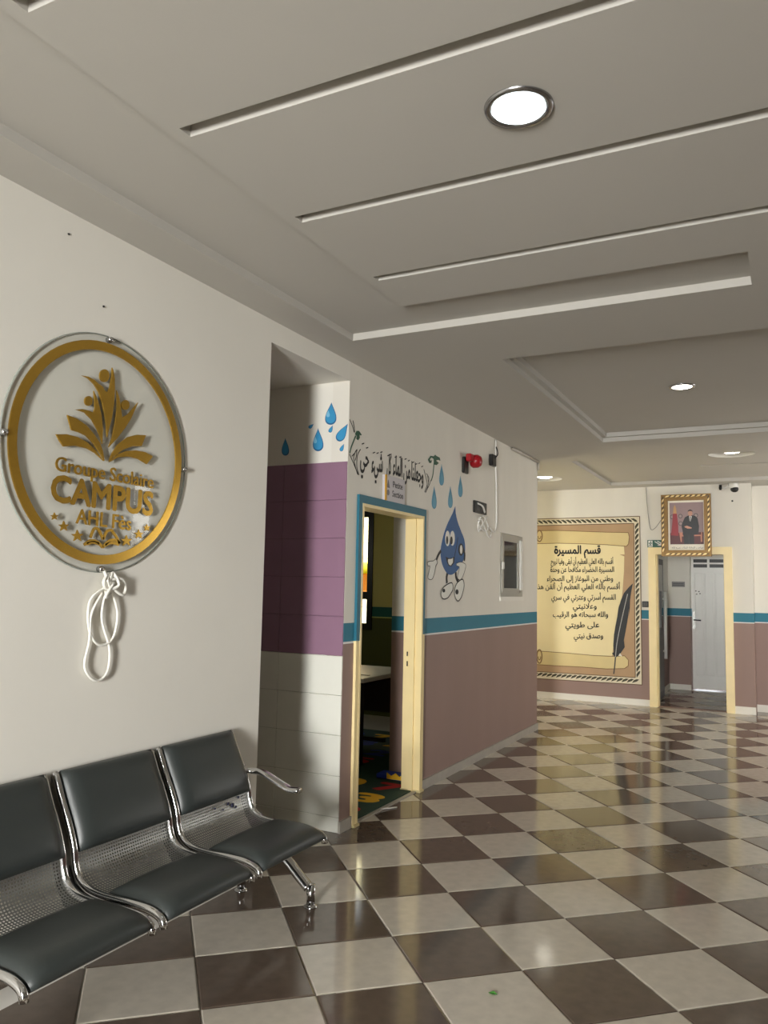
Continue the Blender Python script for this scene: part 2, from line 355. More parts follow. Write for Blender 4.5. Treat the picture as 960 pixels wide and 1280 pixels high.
# ------------------------------------------------------------------ door_1: classroom doorway, cream frame whose upper part is painted teal
FRAME1 = banded('door_frame_paint', [(2.76, (240, 220, 166)), (8, (44, 108, 128))], 0.4, 0.04)
d1 = S('door_1', MB().box(-0.31, 0.05, -2.47, -2.42, 0, 4.88).box(-0.31, 0.05, -0.15, -0.10, 0, 4.88).box(-0.31, 0.05, -2.47, -0.10, 4.88, 4.93), CREAM)
S('architrave', MB().box(0.0, 0.045, -2.58, -2.47, 0, 5.06).box(0.0, 0.045, -0.10, -0.01, 0, 5.06).box(0.0, 0.045, -2.47, -0.10, 4.93, 5.06), FRAME1, d1)
box('door_stop', CREAM, (-0.16, -0.08, -0.19, -0.15, 0, 4.88), d1); box('door_stop', CREAM, (-0.16, -0.08, -2.42, -2.38, 0, 4.88), d1)
box('strike_plate', CREAM, (-0.27, -0.19, -0.156, -0.15, 2.16, 2.5), d1)
box('latch_hole', BLACK, (-0.24, -0.215, -0.158, -0.15, 2.38, 2.46), d1); box('latch_hole', BLACK, (-0.24, -0.215, -0.158, -0.15, 2.2, 2.29), d1)
box('plinth', mat('worn_cream_paint', (205, 190, 140), 0.5), (-0.32, 0.07, -0.17, 0.0, 0, 0.035), d1); box('plinth', mat('worn_cream_paint', (205, 190, 140), 0.5), (-0.05, 0.08, -2.58, -2.41, 0, 0.035), d1)
box('threshold', STONE, (-0.07, 0.0, -2.42, -0.15, 0, 0.02), d1)

# ------------------------------------------------------------------ door_2: far doorway with a broad cream frame and a dark leaf swung inward
d2 = S('door_2', MB().box(1.92, 2.15, 13.52, 13.65, 0, 5.1).box(4.19, 4.42, 13.52, 13.65, 0, 5.1).box(2.15, 4.19, 13.52, 13.65, 4.87, 5.1), CREAM)
S('jamb', MB().box(2.12, 2.17, 13.65, 14.0, 0, 4.9).box(4.17, 4.22, 13.65, 14.0, 0, 4.9).box(2.17, 4.17, 13.65, 14.0, 4.87, 4.9), CREAM, d2)
DLEAF = mat('dark_grey_door_metal', (66, 64, 62), 0.35)
DGLASS = mat('dark_glass', (24, 26, 27), 0.05)
lf = box('door_leaf', DLEAF, (1.96, 2.03, 14.05, 16.1, 0.05, 4.8), d2, 0.01)
box('door_pane', DGLASS, (2.03, 2.036, 14.25, 15.9, 2.45, 4.6), lf); box('door_panel', mat('grey_door_panel', (110, 108, 104), 0.4), (2.03, 2.036, 14.25, 15.9, 0.3, 2.2), lf)
h = MB().tube([(2.12, 15.85, 1.37), (2.12, 15.85, 3.69)], 0.055, 10); h.box(2.03, 2.12, 15.82, 15.88, 1.6, 1.66).box(2.03, 2.12, 15.82, 15.88, 3.4, 3.46)
h.build('pull_handle', WHITE, lf)

# ------------------------------------------------------------------ door_3: white panelled door at the end of the corridor, louvred transom above it
d3 = S('door_3', MB().box(2.62, 3.86, 19.42, 19.48, 0.04, 4.58), WHITE)
for k in range(3): box('door_panel', WHITE, (2.74 + 0.37 * k, 3.03 + 0.37 * k, 19.39, 19.42, 0.55, 4.42), d3, 0.012)
box('handle_plate', STEEL, (2.66, 2.74, 19.37, 19.42, 2.3, 2.95), d3); MB().tube([(2.7, 19.36, 2.63), (2.7, 19.32, 2.63), (2.95, 19.31, 2.62)], 0.028, 8).build('door_handle', BLACK, d3)
for (x, z) in ((2.75, 3.72), (2.86, 3.7), (2.78, 3.6), (2.9, 3.62)): box('scuff_mark', BLACK, (x, x + 0.05, 19.38, 19.392, z, z + 0.035), d3)
tr = MB().plate([rect(2.62, 3.86, 4.58, 5.02)] + [rect(x, x + 0.5, z, z + 0.13)[::-1] for x in (2.69, 3.27) for z in (4.64, 4.83)], on_y(19.45), 0, -0.05); tr.build('transom', WHITE, d3)
for x in (2.69, 3.27):
    for z in (4.64, 4.83): box('louvre', BLACK, (x, x + 0.5, 19.5, 19.52, z, z + 0.13), d3)

# ------------------------------------------------------------------ window_1: small aluminium casement in the middle wall
GALU = mat('grey_aluminium', (178, 176, 168), 0.3, 0.3)
w1 = S('window_1', MB().plate([rect(4.33, 6.05, 3.46, 4.95), rect(4.42, 5.95, 3.56, 4.86)[::-1]], MX, -0.2, 0.012), GALU)
MB().plate([rect(4.42, 5.75, 3.56, 4.86), rect(4.56, 5.60, 3.66, 4.77)[::-1]], MX, -0.02, 0.026).build('sash', GALU, w1)
MB().plate([rect(4.56, 5.60, 3.66, 4.77)], MX, 0.0, 0.012).build('pane', mat('reflecting_glass', (46, 49, 50), 0.06, spec=0.25), w1)
box('jamb_strip', WHITE, (-0.1, 0.06, 5.76, 5.90, 3.62, 4.84), w1)
for z in (3.62, 4.6): box('hinge', WHITE, (0.0, 0.05, 5.9, 6.0, z, z + 0.2), w1, 0.01)
box('latch', WHITE, (0.026, 0.07, 4.36, 4.47, 4.10, 4.27), w1, 0.012)
box('sill', WALL, (0, 0.04, 4.31, 6.08, 3.36, 3.46), w1)

# ------------------------------------------------------------------ window_2: dark framed window in the classroom, courtyard beyond
DFR = mat('black_window_frame', (20, 20, 20), 0.4)
w2 = S('window_2', MB().plate([rect(-6.3, -4.75, 2.4, 5.84), rect(-6.12, -4.92, 2.58, 3.27)[::-1], rect(-6.12, -4.92, 3.49, 5.66)[::-1]], on_y(7.0), 0.03, -0.12), DFR)
GLASS = bpy.data.materials.new('clear_glass'); GLASS.use_nodes = True; nt = GLASS.node_tree; nt.nodes.clear()
def glass_nodes(nt, col, fac):
    o = nt.nodes.new('ShaderNodeOutputMaterial'); mx = nt.nodes.new('ShaderNodeMixShader'); t = nt.nodes.new('ShaderNodeBsdfTransparent'); t.inputs[0].default_value = col
    g = nt.nodes.new('ShaderNodeBsdfGlossy'); g.inputs['Roughness'].default_value = 0.03; lw = nt.nodes.new('ShaderNodeLayerWeight'); lw.inputs[0].default_value = 0.12; fr = nt.nodes.new('ShaderNodeMath'); fr.operation = 'MULTIPLY'; fr.inputs[1].default_value = fac - 1.0; nt.links.new(lw.outputs['Facing'], fr.inputs[0])
    nt.links.new(fr.outputs[0], mx.inputs[0]); nt.links.new(t.outputs[0], mx.inputs[1]); nt.links.new(g.outputs[0], mx.inputs[2]); nt.links.new(mx.outputs[0], o.inputs[0])
glass_nodes(nt, (0.97, 0.98, 0.98, 1), 1.6)
box('pane', GLASS, (-6.12, -4.92, 7.05, 7.06, 2.58, 3.27), w2); box('pane', GLASS, (-6.12, -4.92, 7.05, 7.06, 3.49, 5.66), w2)
S('floor_courtyard', MB().box(-14, -4.72, 7.35, 16, -0.3, 0.0), mat('pale_concrete', (220, 214, 196), 0.8))
yw = S('wall_courtyard', MB().box(-14, -4.72, 12.0, 12.3, 0, 7), mat('sunlit_pale_yellow_render', (250, 240, 196), 0.8))
for k in range(12):
    for c in range(5): box('tile', mat('pale_yellow_wall_tile', (250, 241, 200), 0.6), (-12.9 + c * 1.6, -11.32 + c * 1.6, 11.96, 12.0, 0.02 + k * 0.58, 0.58 + k * 0.58), yw, 0.012)
ph = thing('play_canopy', (-6.9, 9.7, 0), 'orange play canopy with a yellow domed roof outside the classroom window', 'canopy')
box('valance', mat('orange_plastic', (255, 150, 0), 0.5), (-8.1, -5.5, 9.0, 10.4, 3.46, 4.08), ph, 0.05)
MB().lathe([(1.3, 0), (1.2, 0.16), (0.9, 0.3), (0.5, 0.38), (0.02, 0.4)], (-6.7, 9.7, 4.06), 24).build('roof', mat('yellow_plastic', (255, 236, 10), 0.5), ph)
for x in (-8.0, -5.6):
    for y in (9.1, 10.3): MB().tube([(x, y, 0), (x, y, 3.5)], 0.05, 8).build('post', WHITE, ph)
yb = thing('yellow_strip', (-5.3, 6.9, 5.95), 'bright yellow pelmet above the black classroom window', 'strip')  # painted box standing in for a strip of yellow light
box('strip', mat('yellow_paint', (245, 205, 30), 0.5), (-6.4, -4.85, 6.8, 7.0, 5.92, 6.06), yb); box('rail', BLACK, (-6.4, -4.85, 6.84, 6.9, 5.89, 5.92), yb)

# ------------------------------------------------------------------ window_3 and entrance: openings the daylight comes through (outside the frame)
S('window_3', MB().plate([rect(7.2, 12.0, 2.2, 5.9), rect(7.35, 9.52, 2.35, 5.75)[::-1], rect(9.68, 11.85, 2.35, 5.75)[::-1]], lambda a, b, d: (13.1 + d, a, b), 0, 0.1), ALU)
S('door_4', MB().plate([rect(4.1, 6.9, 0, 5.6), rect(4.2, 5.46, 0.1, 5.5)[::-1], rect(5.54, 6.8, 0.1, 5.5)[::-1]], lambda a, b, d: (a, -24.1 - d, b), 0, 0.1), ALU)

S('sun_block_slab', MB().box(2.5, 8.5, -29.5, -24.32, 5.75, 6.0), WALL)  # unseen slab added to keep the sun off the entrance floor
S('floor_porch', MB().box(0.0, 11.0, -34, -24.32, -0.3, -0.02), STONE)

# ------------------------------------------------------------------ ceiling lamps
GLOW = mat('lit_lamp_diffuser', (255, 255, 255), 0.4, emit=(235, 250, 255), est=18.0, var=0)
GLOW2 = mat('lit_far_lamp_diffuser', (255, 255, 255), 0.4, emit=(255, 250, 235), est=9.0, var=0)
RING = mat('lamp_ring_metal', (170, 170, 172), 0.25, 1.0)
def downlight(x, y, z, r, label, glow, group='round recessed ceiling lamps'):
    t = thing('ceiling_lamp', (x, y, z), label, 'lamp', group)
    MB().lathe([(r * 0.93, 0.02), (r * 0.95, -0.02), (r * 1.16, -0.02), (r * 1.2, 0.0), (r * 1.2, 0.004)], (x, y, z), 40, caps=False).build('ring', RING, t)
    MB().lathe([(r * 0.93, -0.012), (r * 0.9, 0.02), (r * 0.72, 0.08)], (x, y, z), 40, caps=False).build('reflector', CHROME, t)
    MB().lathe([(0.02, -0.034), (r * 0.6, -0.03), (r * 0.88, -0.016), (r * 0.88, 0.085)], (x, y, z), 40).build('diffuser', glow, t)
    return t
downlight(4.34, -8.11, 7.1, 0.21, 'large round recessed lamp glaring white, nearest the camera between two ceiling slots', GLOW)
downlight(4.38, 1.39, 7.3, 0.19, 'round recessed lamp inside the dark square ceiling tray', GLOW2)
def ring_lamp(x, y, yl, z, label):
    t = thing('ceiling_lamp', (x, y, z), label, 'lamp', 'round recessed ceiling lamps')
    MB().lathe([(0.235, 0.0), (0.25, -0.02), (0.27, -0.02), (0.28, 0.0)], (x, yl, z), 32, caps=False).build('ring', RING, t)
    MB().lathe([(0.02, -0.05), (0.18, -0.045), (0.235, -0.02), (0.235, 0.0)], (x, yl, z), 32).build('diffuser', GLOW2, t)
    MB().lathe([(0.545, 0.0), (0.545, -0.09), (0.575, -0.105), (0.575, -0.1)], (x, y, z), 48, caps=False).build('recess_rim', CEIL, t)
ring_lamp(4.76, 8.53, 8.62, 7.3, 'round lamp in a circular ceiling recess, further back and above the framed portrait')
ring_lamp(-0.77, 10.80, 10.9, 7.2, 'round lamp in a ceiling recess half hidden behind the end of the middle wall')

# ------------------------------------------------------------------ traced outlines on the walls (position along the wall, height), in tiles
LOGO = [('center_figure', [(-8.162, 5.562), (-8.085, 5.57), (-8.012, 5.557), (-7.952, 5.532), (-7.9, 5.515), (-7.875, 5.486), (-7.837, 5.472), (-7.811, 5.525), (-7.797, 5.616), (-7.791, 5.736), (-7.773, 5.705), (-7.752, 5.628), (-7.742, 5.524), (-7.746, 5.358), (-7.76, 5.238), (-7.784, 5.139), (-7.809, 5.03), (-7.825, 5.131), (-7.851, 5.242), (-7.896, 5.36), (-7.947, 5.452), (-8.009, 5.512), (-8.083, 5.551)]), ('left_figure', [(-8.21, 5.221), (-8.132, 5.242), (-8.055, 5.245), (-7.997, 5.235), (-7.981, 5.284), (-7.991, 5.361), (-8.008, 5.449), (-7.972, 5.4), (-7.93, 5.318), (-7.894, 5.222), (-7.87, 5.1), (-7.864, 4.951), (-7.894, 5.015), (-7.943, 5.086), (-8.013, 5.163), (-8.102, 5.213)]), ('right_figure', [(-7.719, 5.523), (-7.684, 5.466), (-7.655, 5.378), (-7.628, 5.265), (-7.555, 5.31), (-7.481, 5.392), (-7.417, 5.464), (-7.456, 5.385), (-7.505, 5.278), (-7.577, 5.168), (-7.678, 5.042), (-7.784, 4.93), (-7.746, 5.03), (-7.723, 5.139), (-7.707, 5.248), (-7.7, 5.368), (-7.71, 5.46)]), ('leaf', [(-8.305, 5.15), (-8.193, 5.138), (-8.079, 5.099), (-7.975, 5.028), (-7.897, 4.957), (-7.855, 4.884), (-7.826, 4.791), (-7.89, 4.855), (-7.968, 4.933), (-8.072, 4.994), (-8.157, 5.011), (-8.246, 5.017), (-8.278, 5.087)]), ('leaf', [(-8.417, 4.946), (-8.303, 4.968), (-8.167, 4.965), (-8.054, 4.935), (-7.95, 4.879), (-7.834, 4.786), (-7.947, 4.846), (-8.049, 4.874), (-8.188, 4.878), (-8.327, 4.847), (-8.376, 4.894)]), ('leaf', [(-7.767, 4.794), (-7.735, 4.88), (-7.658, 4.987), (-7.539, 5.079), (-7.413, 5.126), (-7.285, 5.144), (-7.34, 5.018), (-7.469, 4.996), (-7.593, 4.939), (-7.696, 4.863)]), ('leaf', [(-7.766, 4.785), (-7.666, 4.88), (-7.545, 4.935), (-7.419, 4.962), (-7.286, 4.966), (-7.169, 4.938), (-7.253, 4.842), (-7.38, 4.878), (-7.51, 4.881), (-7.649, 4.853)]), ('head', [(-7.824, 5.645), (-7.825, 5.624), (-7.833, 5.604), (-7.846, 5.586), (-7.862, 5.573), (-7.881, 5.565), (-7.9, 5.564), (-7.918, 5.569), (-7.932, 5.579), (-7.942, 5.595), (-7.946, 5.614), (-7.945, 5.634), (-7.938, 5.654), (-7.925, 5.672), (-7.909, 5.685), (-7.89, 5.694), (-7.871, 5.695), (-7.853, 5.691), (-7.838, 5.68), (-7.828, 5.664)]), ('head', [(-8.016, 5.347), (-8.017, 5.331), (-8.023, 5.316), (-8.033, 5.303), (-8.046, 5.294), (-8.06, 5.288), (-8.075, 5.287), (-8.089, 5.291), (-8.1, 5.299), (-8.108, 5.311), (-8.111, 5.325), (-8.11, 5.341), (-8.104, 5.356), (-8.094, 5.369), (-8.082, 5.378), (-8.067, 5.384), (-8.052, 5.385), (-8.039, 5.381), (-8.027, 5.373), (-8.02, 5.361)]), ('head', [(-7.537, 5.412), (-7.538, 5.396), (-7.545, 5.38), (-7.556, 5.366), (-7.57, 5.356), (-7.587, 5.35), (-7.603, 5.349), (-7.618, 5.353), (-7.631, 5.361), (-7.639, 5.374), (-7.643, 5.389), (-7.641, 5.405), (-7.635, 5.421), (-7.624, 5.434), (-7.61, 5.445), (-7.594, 5.451), (-7.577, 5.452), (-7.562, 5.448), (-7.549, 5.44), (-7.54, 5.427)]), ('star', [(-8.381, 4.228), (-8.368, 4.205), (-8.337, 4.207), (-8.36, 4.188), (-8.35, 4.165), (-8.377, 4.176), (-8.402, 4.16), (-8.395, 4.185), (-8.42, 4.199), (-8.39, 4.203)]), ('star', [(-8.271, 4.161), (-8.254, 4.129), (-8.21, 4.131), (-8.242, 4.106), (-8.228, 4.073), (-8.266, 4.089), (-8.301, 4.067), (-8.292, 4.102), (-8.327, 4.121), (-8.284, 4.126)]), ('star', [(-8.108, 4.09), (-8.087, 4.053), (-8.035, 4.055), (-8.074, 4.027), (-8.057, 3.988), (-8.102, 4.008), (-8.143, 3.982), (-8.132, 4.023), (-8.174, 4.045), (-8.123, 4.051)]), ('star', [(-7.485, 4.083), (-7.463, 4.046), (-7.407, 4.047), (-7.449, 4.019), (-7.431, 3.98), (-7.479, 4.0), (-7.524, 3.974), (-7.512, 4.015), (-7.557, 4.038), (-7.502, 4.043)]), ('star', [(-7.318, 4.154), (-7.298, 4.121), (-7.248, 4.123), (-7.286, 4.098), (-7.27, 4.064), (-7.313, 4.081), (-7.352, 4.059), (-7.342, 4.094), (-7.381, 4.114), (-7.333, 4.119)]), ('star', [(-7.206, 4.217), (-7.191, 4.192), (-7.153, 4.194), (-7.182, 4.175), (-7.17, 4.149), (-7.202, 4.162), (-7.233, 4.144), (-7.225, 4.171), (-7.255, 4.186), (-7.218, 4.19)])]
BOOK = [[(-7.946, 4.025), (-7.904, 4.115), (-7.848, 4.108), (-7.786, 4.02)], [(-7.786, 4.02), (-7.749, 4.095), (-7.702, 4.118), (-7.666, 4.111)], [(-7.673, 4.108), (-7.613, 4.051), (-7.571, 3.991)], [(-8.017, 3.953), (-7.945, 3.998), (-7.86, 3.991), (-7.786, 3.942)], [(-7.786, 3.942), (-7.714, 4.007), (-7.631, 4.024), (-7.563, 3.992)], [(-7.756, 3.965), (-7.678, 3.994), (-7.579, 3.981)], [(-7.987, 3.963), (-7.913, 3.983), (-7.835, 3.972)]]
CHAR = {
 'body': [(1.512, 5.278), (1.54, 5.138), (1.64, 4.986), (1.84, 4.804), (2.017, 4.653), (2.082, 4.475), (2.052, 4.309), (1.908, 4.141), (1.694, 4.008), (1.484, 3.923), (1.3, 3.892), (1.117, 3.922), (0.913, 4.053), (0.812, 4.202), (0.793, 4.37), (0.874, 4.562), (1.0, 4.76), (1.174, 4.947), (1.376, 5.123)],
 'eye': [(1.24, 4.612), (1.235, 4.564), (1.219, 4.52), (1.193, 4.485), (1.16, 4.461), (1.122, 4.452), (1.085, 4.457), (1.05, 4.477), (1.023, 4.508), (1.004, 4.55), (0.997, 4.596), (1.001, 4.643), (1.017, 4.686), (1.042, 4.722), (1.075, 4.746), (1.112, 4.756), (1.15, 4.751), (1.185, 4.732), (1.213, 4.7), (1.232, 4.659)],
 'eye2': [(1.494, 4.632), (1.49, 4.585), (1.473, 4.542), (1.446, 4.507), (1.412, 4.484), (1.373, 4.474), (1.334, 4.48), (1.299, 4.499), (1.271, 4.53), (1.252, 4.57), (1.244, 4.615), (1.249, 4.662), (1.265, 4.704), (1.291, 4.739), (1.325, 4.763), (1.364, 4.773), (1.403, 4.768), (1.439, 4.749), (1.468, 4.718), (1.487, 4.678)],
 'pupil': [(1.137, 4.57), (1.135, 4.544), (1.129, 4.521), (1.118, 4.502), (1.105, 4.489), (1.09, 4.484), (1.074, 4.487), (1.06, 4.498), (1.049, 4.516), (1.041, 4.539), (1.038, 4.564), (1.039, 4.59), (1.046, 4.613), (1.056, 4.632), (1.069, 4.645), (1.084, 4.65), (1.1, 4.647), (1.114, 4.636), (1.125, 4.618), (1.133, 4.596)],
 'pupil2': [(1.375, 4.58), (1.372, 4.555), (1.364, 4.532), (1.35, 4.513), (1.332, 4.501), (1.312, 4.496), (1.292, 4.498), (1.274, 4.509), (1.259, 4.526), (1.25, 4.547), (1.246, 4.572), (1.248, 4.597), (1.256, 4.62), (1.27, 4.638), (1.288, 4.651), (1.307, 4.656), (1.327, 4.654), (1.346, 4.643), (1.361, 4.627), (1.371, 4.605)],
 'mouth': [(1.04, 4.237), (1.198, 4.218), (1.381, 4.235), (1.496, 4.266), (1.477, 4.142), (1.34, 4.059), (1.203, 4.063), (1.111, 4.128)],
 'tongue': [(1.153, 4.196), (1.267, 4.204), (1.335, 4.212), (1.404, 4.231), (1.398, 4.139), (1.294, 4.078), (1.202, 4.092), (1.146, 4.147)],
 'loop': [(1.989, 4.43), (1.983, 4.39), (1.963, 4.354), (1.931, 4.324), (1.89, 4.304), (1.845, 4.296), (1.8, 4.3), (1.759, 4.316), (1.726, 4.342), (1.704, 4.376), (1.696, 4.414), (1.702, 4.453), (1.722, 4.489), (1.753, 4.519), (1.793, 4.539), (1.838, 4.548), (1.883, 4.544), (1.925, 4.529), (1.958, 4.502), (1.98, 4.468)],
 'loopw': [(1.915, 4.427), (1.912, 4.399), (1.903, 4.374), (1.889, 4.353), (1.87, 4.339), (1.849, 4.334), (1.828, 4.337), (1.808, 4.349), (1.793, 4.368), (1.782, 4.393), (1.778, 4.42), (1.781, 4.448), (1.789, 4.474), (1.804, 4.494), (1.822, 4.508), (1.843, 4.514), (1.865, 4.511), (1.884, 4.499), (1.9, 4.48), (1.91, 4.455)],
 'gloveR': [(1.595, 4.129), (1.81, 4.164), (1.982, 4.152), (2.108, 4.111), (2.037, 3.982), (1.917, 3.853), (1.773, 3.797), (1.651, 3.848), (1.719, 3.973), (1.741, 4.063), (1.62, 4.077)],
 'gloveL': [(0.523, 4.173), (0.609, 4.109), (0.527, 4.04), (0.489, 3.939), (0.39, 3.804), (0.268, 3.777), (0.166, 3.816), (0.222, 3.931), (0.259, 4.031), (0.178, 4.028), (0.136, 4.091), (0.256, 4.121), (0.42, 4.135)],
 'shoeL': [(1.036, 3.681), (1.351, 3.737), (1.41, 3.616), (1.311, 3.529), (1.133, 3.434), (0.913, 3.417), (0.802, 3.493), (0.842, 3.594)],
 'shoeR': [(1.608, 3.723), (1.918, 3.817), (2.02, 3.711), (1.974, 3.585), (1.856, 3.442), (1.69, 3.371), (1.546, 3.442), (1.495, 3.564)],
 'spotL': [(1.008, 3.578), (0.996, 3.556), (0.961, 3.543), (0.918, 3.542), (0.882, 3.556), (0.868, 3.578), (0.881, 3.599), (0.915, 3.613), (0.959, 3.614), (0.994, 3.6)],
 'spotR': [(1.713, 3.557), (1.697, 3.525), (1.655, 3.506), (1.602, 3.506), (1.559, 3.525), (1.542, 3.556), (1.557, 3.587), (1.599, 3.606), (1.652, 3.607), (1.695, 3.588)],
 'armL': [(0.794, 4.345), (0.668, 4.263), (0.578, 4.167)],
 'armR': [(1.898, 4.492), (2.051, 4.346), (2.03, 4.199)],
 'legL': [(1.153, 3.94), (1.102, 3.836), (1.124, 3.725)],
 'legR': [(1.577, 3.952), (1.604, 3.847), (1.725, 3.769)],
}
DROPS_M = [[(0.778, 6.036), (0.779, 6.03), (0.787, 6.013), (0.801, 5.986), (0.822, 5.951), (0.846, 5.909), (0.871, 5.864), (0.891, 5.815), (0.903, 5.768), (0.903, 5.722), (0.891, 5.683), (0.866, 5.651), (0.832, 5.628), (0.792, 5.617), (0.752, 5.619), (0.718, 5.632), (0.691, 5.657), (0.677, 5.693), (0.674, 5.737), (0.682, 5.787), (0.699, 5.84), (0.719, 5.892), (0.741, 5.939), (0.759, 5.98), (0.771, 6.01), (0.777, 6.029)], [(1.779, 5.941), (1.781, 5.935), (1.789, 5.917), (1.803, 5.888), (1.825, 5.851), (1.851, 5.807), (1.877, 5.758), (1.898, 5.707), (1.911, 5.656), (1.911, 5.609), (1.897, 5.567), (1.871, 5.534), (1.834, 5.511), (1.793, 5.5), (1.75, 5.501), (1.713, 5.516), (1.686, 5.543), (1.67, 5.581), (1.667, 5.627), (1.676, 5.68), (1.694, 5.735), (1.717, 5.79), (1.739, 5.84), (1.759, 5.883), (1.772, 5.915), (1.778, 5.934)], [(0.43, 5.559), (0.432, 5.553), (0.439, 5.535), (0.453, 5.507), (0.474, 5.47), (0.499, 5.426), (0.524, 5.378), (0.545, 5.327), (0.557, 5.277), (0.557, 5.23), (0.545, 5.19), (0.52, 5.157), (0.485, 5.135), (0.446, 5.125), (0.406, 5.127), (0.371, 5.142), (0.344, 5.169), (0.329, 5.207), (0.326, 5.253), (0.335, 5.304), (0.351, 5.358), (0.372, 5.411), (0.393, 5.46), (0.411, 5.502), (0.423, 5.533), (0.429, 5.553)], [(1.243, 5.66), (1.244, 5.654), (1.252, 5.636), (1.267, 5.607), (1.288, 5.57), (1.314, 5.526), (1.34, 5.477), (1.361, 5.426), (1.374, 5.376), (1.374, 5.328), (1.36, 5.287), (1.334, 5.254), (1.298, 5.232), (1.257, 5.221), (1.215, 5.223), (1.178, 5.239), (1.151, 5.266), (1.135, 5.303), (1.133, 5.35), (1.141, 5.402), (1.159, 5.457), (1.181, 5.51), (1.203, 5.56), (1.222, 5.602), (1.235, 5.634), (1.242, 5.653)]]
DROPS_N = [[(-0.321, 6.485), (-0.32, 6.479), (-0.314, 6.463), (-0.303, 6.438), (-0.286, 6.404), (-0.267, 6.364), (-0.248, 6.32), (-0.232, 6.276), (-0.225, 6.234), (-0.227, 6.196), (-0.24, 6.164), (-0.263, 6.142), (-0.294, 6.129), (-0.329, 6.126), (-0.365, 6.134), (-0.395, 6.152), (-0.418, 6.178), (-0.429, 6.212), (-0.429, 6.25), (-0.419, 6.291), (-0.402, 6.333), (-0.38, 6.374), (-0.359, 6.41), (-0.341, 6.441), (-0.328, 6.465), (-0.322, 6.479)], [(-0.555, 6.088), (-0.553, 6.083), (-0.547, 6.066), (-0.535, 6.04), (-0.518, 6.006), (-0.497, 5.965), (-0.476, 5.921), (-0.46, 5.876), (-0.45, 5.833), (-0.449, 5.794), (-0.46, 5.761), (-0.481, 5.738), (-0.509, 5.724), (-0.542, 5.721), (-0.576, 5.728), (-0.606, 5.746), (-0.629, 5.772), (-0.641, 5.806), (-0.644, 5.845), (-0.637, 5.888), (-0.622, 5.931), (-0.604, 5.973), (-0.586, 6.011), (-0.571, 6.043), (-0.561, 6.067), (-0.556, 6.083)], [(-1.168, 5.974), (-1.167, 5.97), (-1.163, 5.958), (-1.154, 5.937), (-1.141, 5.911), (-1.126, 5.879), (-1.111, 5.845), (-1.099, 5.81), (-1.091, 5.776), (-1.091, 5.745), (-1.098, 5.72), (-1.113, 5.701), (-1.133, 5.69), (-1.157, 5.688), (-1.182, 5.693), (-1.203, 5.707), (-1.22, 5.727), (-1.229, 5.754), (-1.231, 5.784), (-1.226, 5.818), (-1.216, 5.851), (-1.204, 5.884), (-1.191, 5.914), (-1.18, 5.939), (-1.173, 5.958), (-1.169, 5.97)], [(-0.017, 6.12), (-0.019, 6.116), (-0.022, 6.102), (-0.026, 6.08), (-0.03, 6.05), (-0.034, 6.015), (-0.041, 5.977), (-0.05, 5.939), (-0.064, 5.906), (-0.083, 5.879), (-0.107, 5.86), (-0.133, 5.851), (-0.161, 5.851), (-0.188, 5.861), (-0.209, 5.878), (-0.222, 5.901), (-0.226, 5.927), (-0.219, 5.956), (-0.201, 5.984), (-0.175, 6.011), (-0.143, 6.036), (-0.11, 6.058), (-0.078, 6.078), (-0.051, 6.095), (-0.032, 6.108), (-0.02, 6.117)], [(-0.639, 6.163), (-0.64, 6.162), (-0.643, 6.158), (-0.647, 6.151), (-0.651, 6.143), (-0.657, 6.132), (-0.663, 6.121), (-0.67, 6.11), (-0.679, 6.102), (-0.688, 6.096), (-0.699, 6.093), (-0.709, 6.094), (-0.719, 6.098), (-0.727, 6.104), (-0.733, 6.113), (-0.735, 6.122), (-0.734, 6.131), (-0.728, 6.138), (-0.719, 6.145), (-0.707, 6.15), (-0.693, 6.153), (-0.679, 6.156), (-0.666, 6.158), (-0.654, 6.159), (-0.646, 6.161), (-0.641, 6.162)], [(-0.287, 6.114), (-0.288, 6.112), (-0.288, 6.107), (-0.289, 6.098), (-0.289, 6.086), (-0.289, 6.071), (-0.289, 6.056), (-0.291, 6.04), (-0.295, 6.026), (-0.302, 6.015), (-0.31, 6.007), (-0.321, 6.003), (-0.332, 6.003), (-0.344, 6.006), (-0.353, 6.012), (-0.36, 6.021), (-0.363, 6.032), (-0.361, 6.043), (-0.356, 6.055), (-0.346, 6.067), (-0.335, 6.077), (-0.322, 6.087), (-0.31, 6.096), (-0.3, 6.103), (-0.293, 6.109), (-0.288, 6.112)], [(-0.076, 5.808), (-0.077, 5.806), (-0.077, 5.801), (-0.078, 5.792), (-0.078, 5.779), (-0.078, 5.765), (-0.079, 5.749), (-0.081, 5.734), (-0.085, 5.72), (-0.092, 5.708), (-0.1, 5.7), (-0.111, 5.695), (-0.122, 5.695), (-0.133, 5.698), (-0.143, 5.704), (-0.149, 5.713), (-0.152, 5.724), (-0.151, 5.735), (-0.145, 5.747), (-0.135, 5.759), (-0.124, 5.77), (-0.111, 5.78), (-0.099, 5.789), (-0.089, 5.797), (-0.082, 5.803), (-0.077, 5.807)]]
